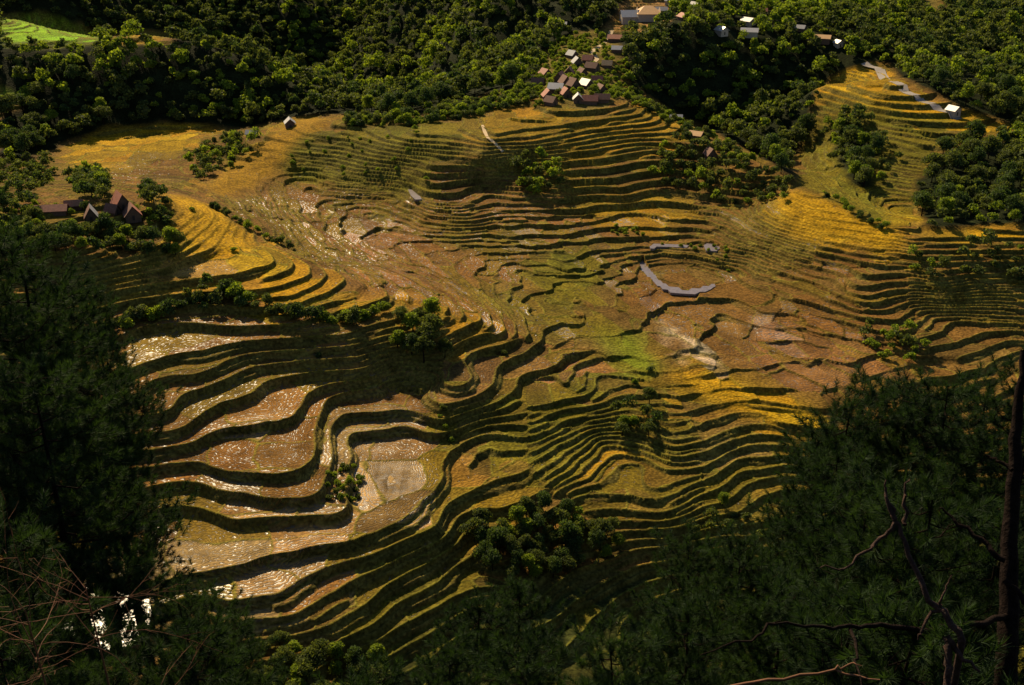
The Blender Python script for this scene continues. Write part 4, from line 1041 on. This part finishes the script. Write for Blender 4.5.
def px_tube(line, dist, r0, r1, sides=7, wob=.0, rng=None):
    pts=[]; 
    for i,(u,v) in enumerate(line):
        dd=dist if not isinstance(dist,(list,tuple)) else dist[i]
        pts.append(np.array([float(c) for c in at_d(u,v,dd)]))
    P2=[]
    m=len(pts)
    for i in range(m-1):
        for s in range(4): P2.append(pts[i]+(pts[i+1]-pts[i])*s/4+(rng.normal(size=3)*wob if rng is not None and (i or s) else 0))
    P2.append(pts[-1])
    return P2,tube(P2,np.linspace(r0,r1,len(P2)),sides)
rng=np.random.default_rng(77)
def dead_tree(name,label,trunk_line,dist,r0,r1,branches,mat,cat):
    P2,tm=px_tube(trunk_line,dist,r0,r1,8,.012,rng)
    b=P2[0]; g=gz(b[0],b[1])
    foot=np.array([b[0]+.3,b[1]+.4,g-.4]); k=6
    ext=[foot+(b-foot)*i/k for i in range(k)]
    tm=tube(ext+list(P2),np.concatenate([np.linspace(r0*1.5,r0,k),np.linspace(r0,r1,len(P2))]),8)
    t=bpy.data.objects.new(name,None); COL.objects.link(t); t.location=(float(foot[0]),float(foot[1]),g); tag(t,label,cat)
    o=np.array([foot[0],foot[1],g])
    link('trunk',mesh_np('trunk',tm[0]-o,tm[1],mat,True),t)
    for line,dd,a,c in branches:
        _,bt=px_tube(line,dd,a,c,6,.02,rng)
        link('branch',mesh_np('branch',bt[0]-o,bt[1],mat,True),t)
    return t
dead_tree('dead_tree','leaning bare reddish dead tree with forked twigs at the lower right',[(962,640),(945,612),(930,600),(915,570),(905,540),(895,520),(887,500)],15,.045,.022,
 [([(895,520),(886,500),(886,480)],15,.035,.01),([(905,525),(905,500),(910,480)],15,.03,.01),([(895,522),(880,540),(870,548),(845,568),(820,568)],[15,15,14.8,14.6,14.5],.03,.008),
  ([(940,604),(925,625),(918,640)],15,.03,.008),([(948,640),(960,655),(980,672)],15,.05,.015),([(946,636),(950,660),(945,690)],15,.05,.04),([(938,610),(945,590),(952,575)],15,.02,.006)],M_DEAD,'dead tree')
dead_tree('dead_tree','thin bare tree with a long level branch across the bottom right',[(1006,680),(1010,610),(1008,560),(1012,500),(1016,440),(1019,400),(1024,350)],18,.155,.05,
 [([(1010,615),(980,624),(930,630),(880,626),(850,629),(815,625),(775,624)],[18,17,16,15.5,15,14.5,14],.05,.012),([(775,624),(750,640),(700,655)],[14,13.8,13.5],.02,.006),([(1005,560),(980,540),(955,520),(940,508)],17.5,.05,.012),
  ([(1012,470),(995,458),(985,455)],17.5,.035,.01),([(850,629),(858,655),(862,690)],[15,14.5,14],.025,.008),([(1005,580),(1024,600),(1045,612)],17.5,.05,.02)],M_BARK,'tree')
dead_tree('fallen_branch','pale dead branch lying low across the bottom edge at right',[(720,688),(768,680),(835,670),(880,680)],13.5,.022,.009,[([(835,670),(850,664),(862,666)],13.5,.015,.005)],M_TWIG,'branch')
# dry leafless twigs at the lower left
for q,(u,v,l) in enumerate(((25,585,'dry leafless bush with pale twigs at the left edge'),(85,560,'dry reddish bush in front of the glittering paddies'),(5,660,'pale dry bush in the bottom left corner'),(150,660,'thin pale dry sapling at the bottom left'))):
    b=np.array([float(c) for c in at_d(u,v+25,15+q)]); g=gz(b[0],b[1]); parts=[]
    h0=b[2]-g
    parts.append(tube([np.array([0,0,-.3]),np.array([.1,.1,h0*.5]),np.array([0,0,h0])],[.035,.02,.008],6))
    for i in range(12 if q<3 else 5):
        a=rng.random()*6.283; L=(.6+1.1*rng.random()); el=.05+.7*rng.random()
        p=np.array([0,0,h0-1.1*rng.random()]); dd=np.array([math.cos(a)*math.cos(el),math.sin(a)*math.cos(el)*.6,math.sin(el)])
        pts=[p]; bend=rng.normal(size=3)*.16
        for k in range(7):
            dd=dd+bend*.5+rng.normal(size=3)*.10; dd/=np.linalg.norm(dd); p=p+dd*L/7; pts.append(p)
            if k>1:
                e=(dd+rng.normal(size=3)*.6); e/=np.linalg.norm(e); l2=L*(.12+.2*rng.random())
                parts.append(tube([p,p+e*l2*.5+rng.normal(size=3)*.02,p+e*l2],[.0035,.0025,.001],3))
        parts.append(tube(pts,np.linspace(.0075,.002,8),4))
    t=link('dry_bush',mesh_np('dry_bush',*join(parts),mat=M_TWIG,smooth=True),None,(float(b[0]),float(b[1]),g)); tag(t,l,'dry bush')
# ------------------------------------------------------------------ camera, sun, sky
SUN_AZ = math.radians(-27.0); SUN_EL = math.radians(36.5)      # ahead of the camera and a little to the left
cam = bpy.data.cameras.new('camera'); cam.sensor_width = 36; cam.lens = F/1024*36; cam.clip_end = 6000; cam.clip_start = .3
co = bpy.data.objects.new('camera', cam); COL.objects.link(co)
co.location = (0,0,CAMZ); co.rotation_euler = (math.pi/2-PITCH, 0, 0); SC.camera = co
w = bpy.data.worlds.new('World'); SC.world = w; w.use_nodes = True
nt = w.node_tree
sky = nt.nodes.new('ShaderNodeTexSky'); sky.sky_type = 'NISHITA'; sky.sun_disc = False
sky.sun_elevation = SUN_EL; sky.sun_rotation = SUN_AZ; sky.altitude = 1200
bg = nt.nodes['Background']; nt.links.new(sky.outputs[0], bg.inputs[0]); bg.inputs[1].default_value = .065
su = bpy.data.lights.new('sun','SUN'); su.energy = 5.0; su.angle = math.radians(.55); su.color = (1.0,.795,.48)
so_ = bpy.data.objects.new('sun', su); COL.objects.link(so_)
d = Vector((math.sin(SUN_AZ)*math.cos(SUN_EL), math.cos(SUN_AZ)*math.cos(SUN_EL), math.sin(SUN_EL)))
so_.rotation_euler = d.to_track_quat('Z','Y').to_euler(); so_.location = d*800
vs = SC.view_settings; vs.view_transform = 'Standard'; vs.look = 'None'; vs.gamma = 1; vs.exposure = .7; vs.use_curve_mapping = False
SC.cycles.max_bounces = 4; SC.cycles.diffuse_bounces = 2; SC.cycles.glossy_bounces = 2; SC.cycles.transmission_bounces = 2
SC.cycles.caustics_reflective = False
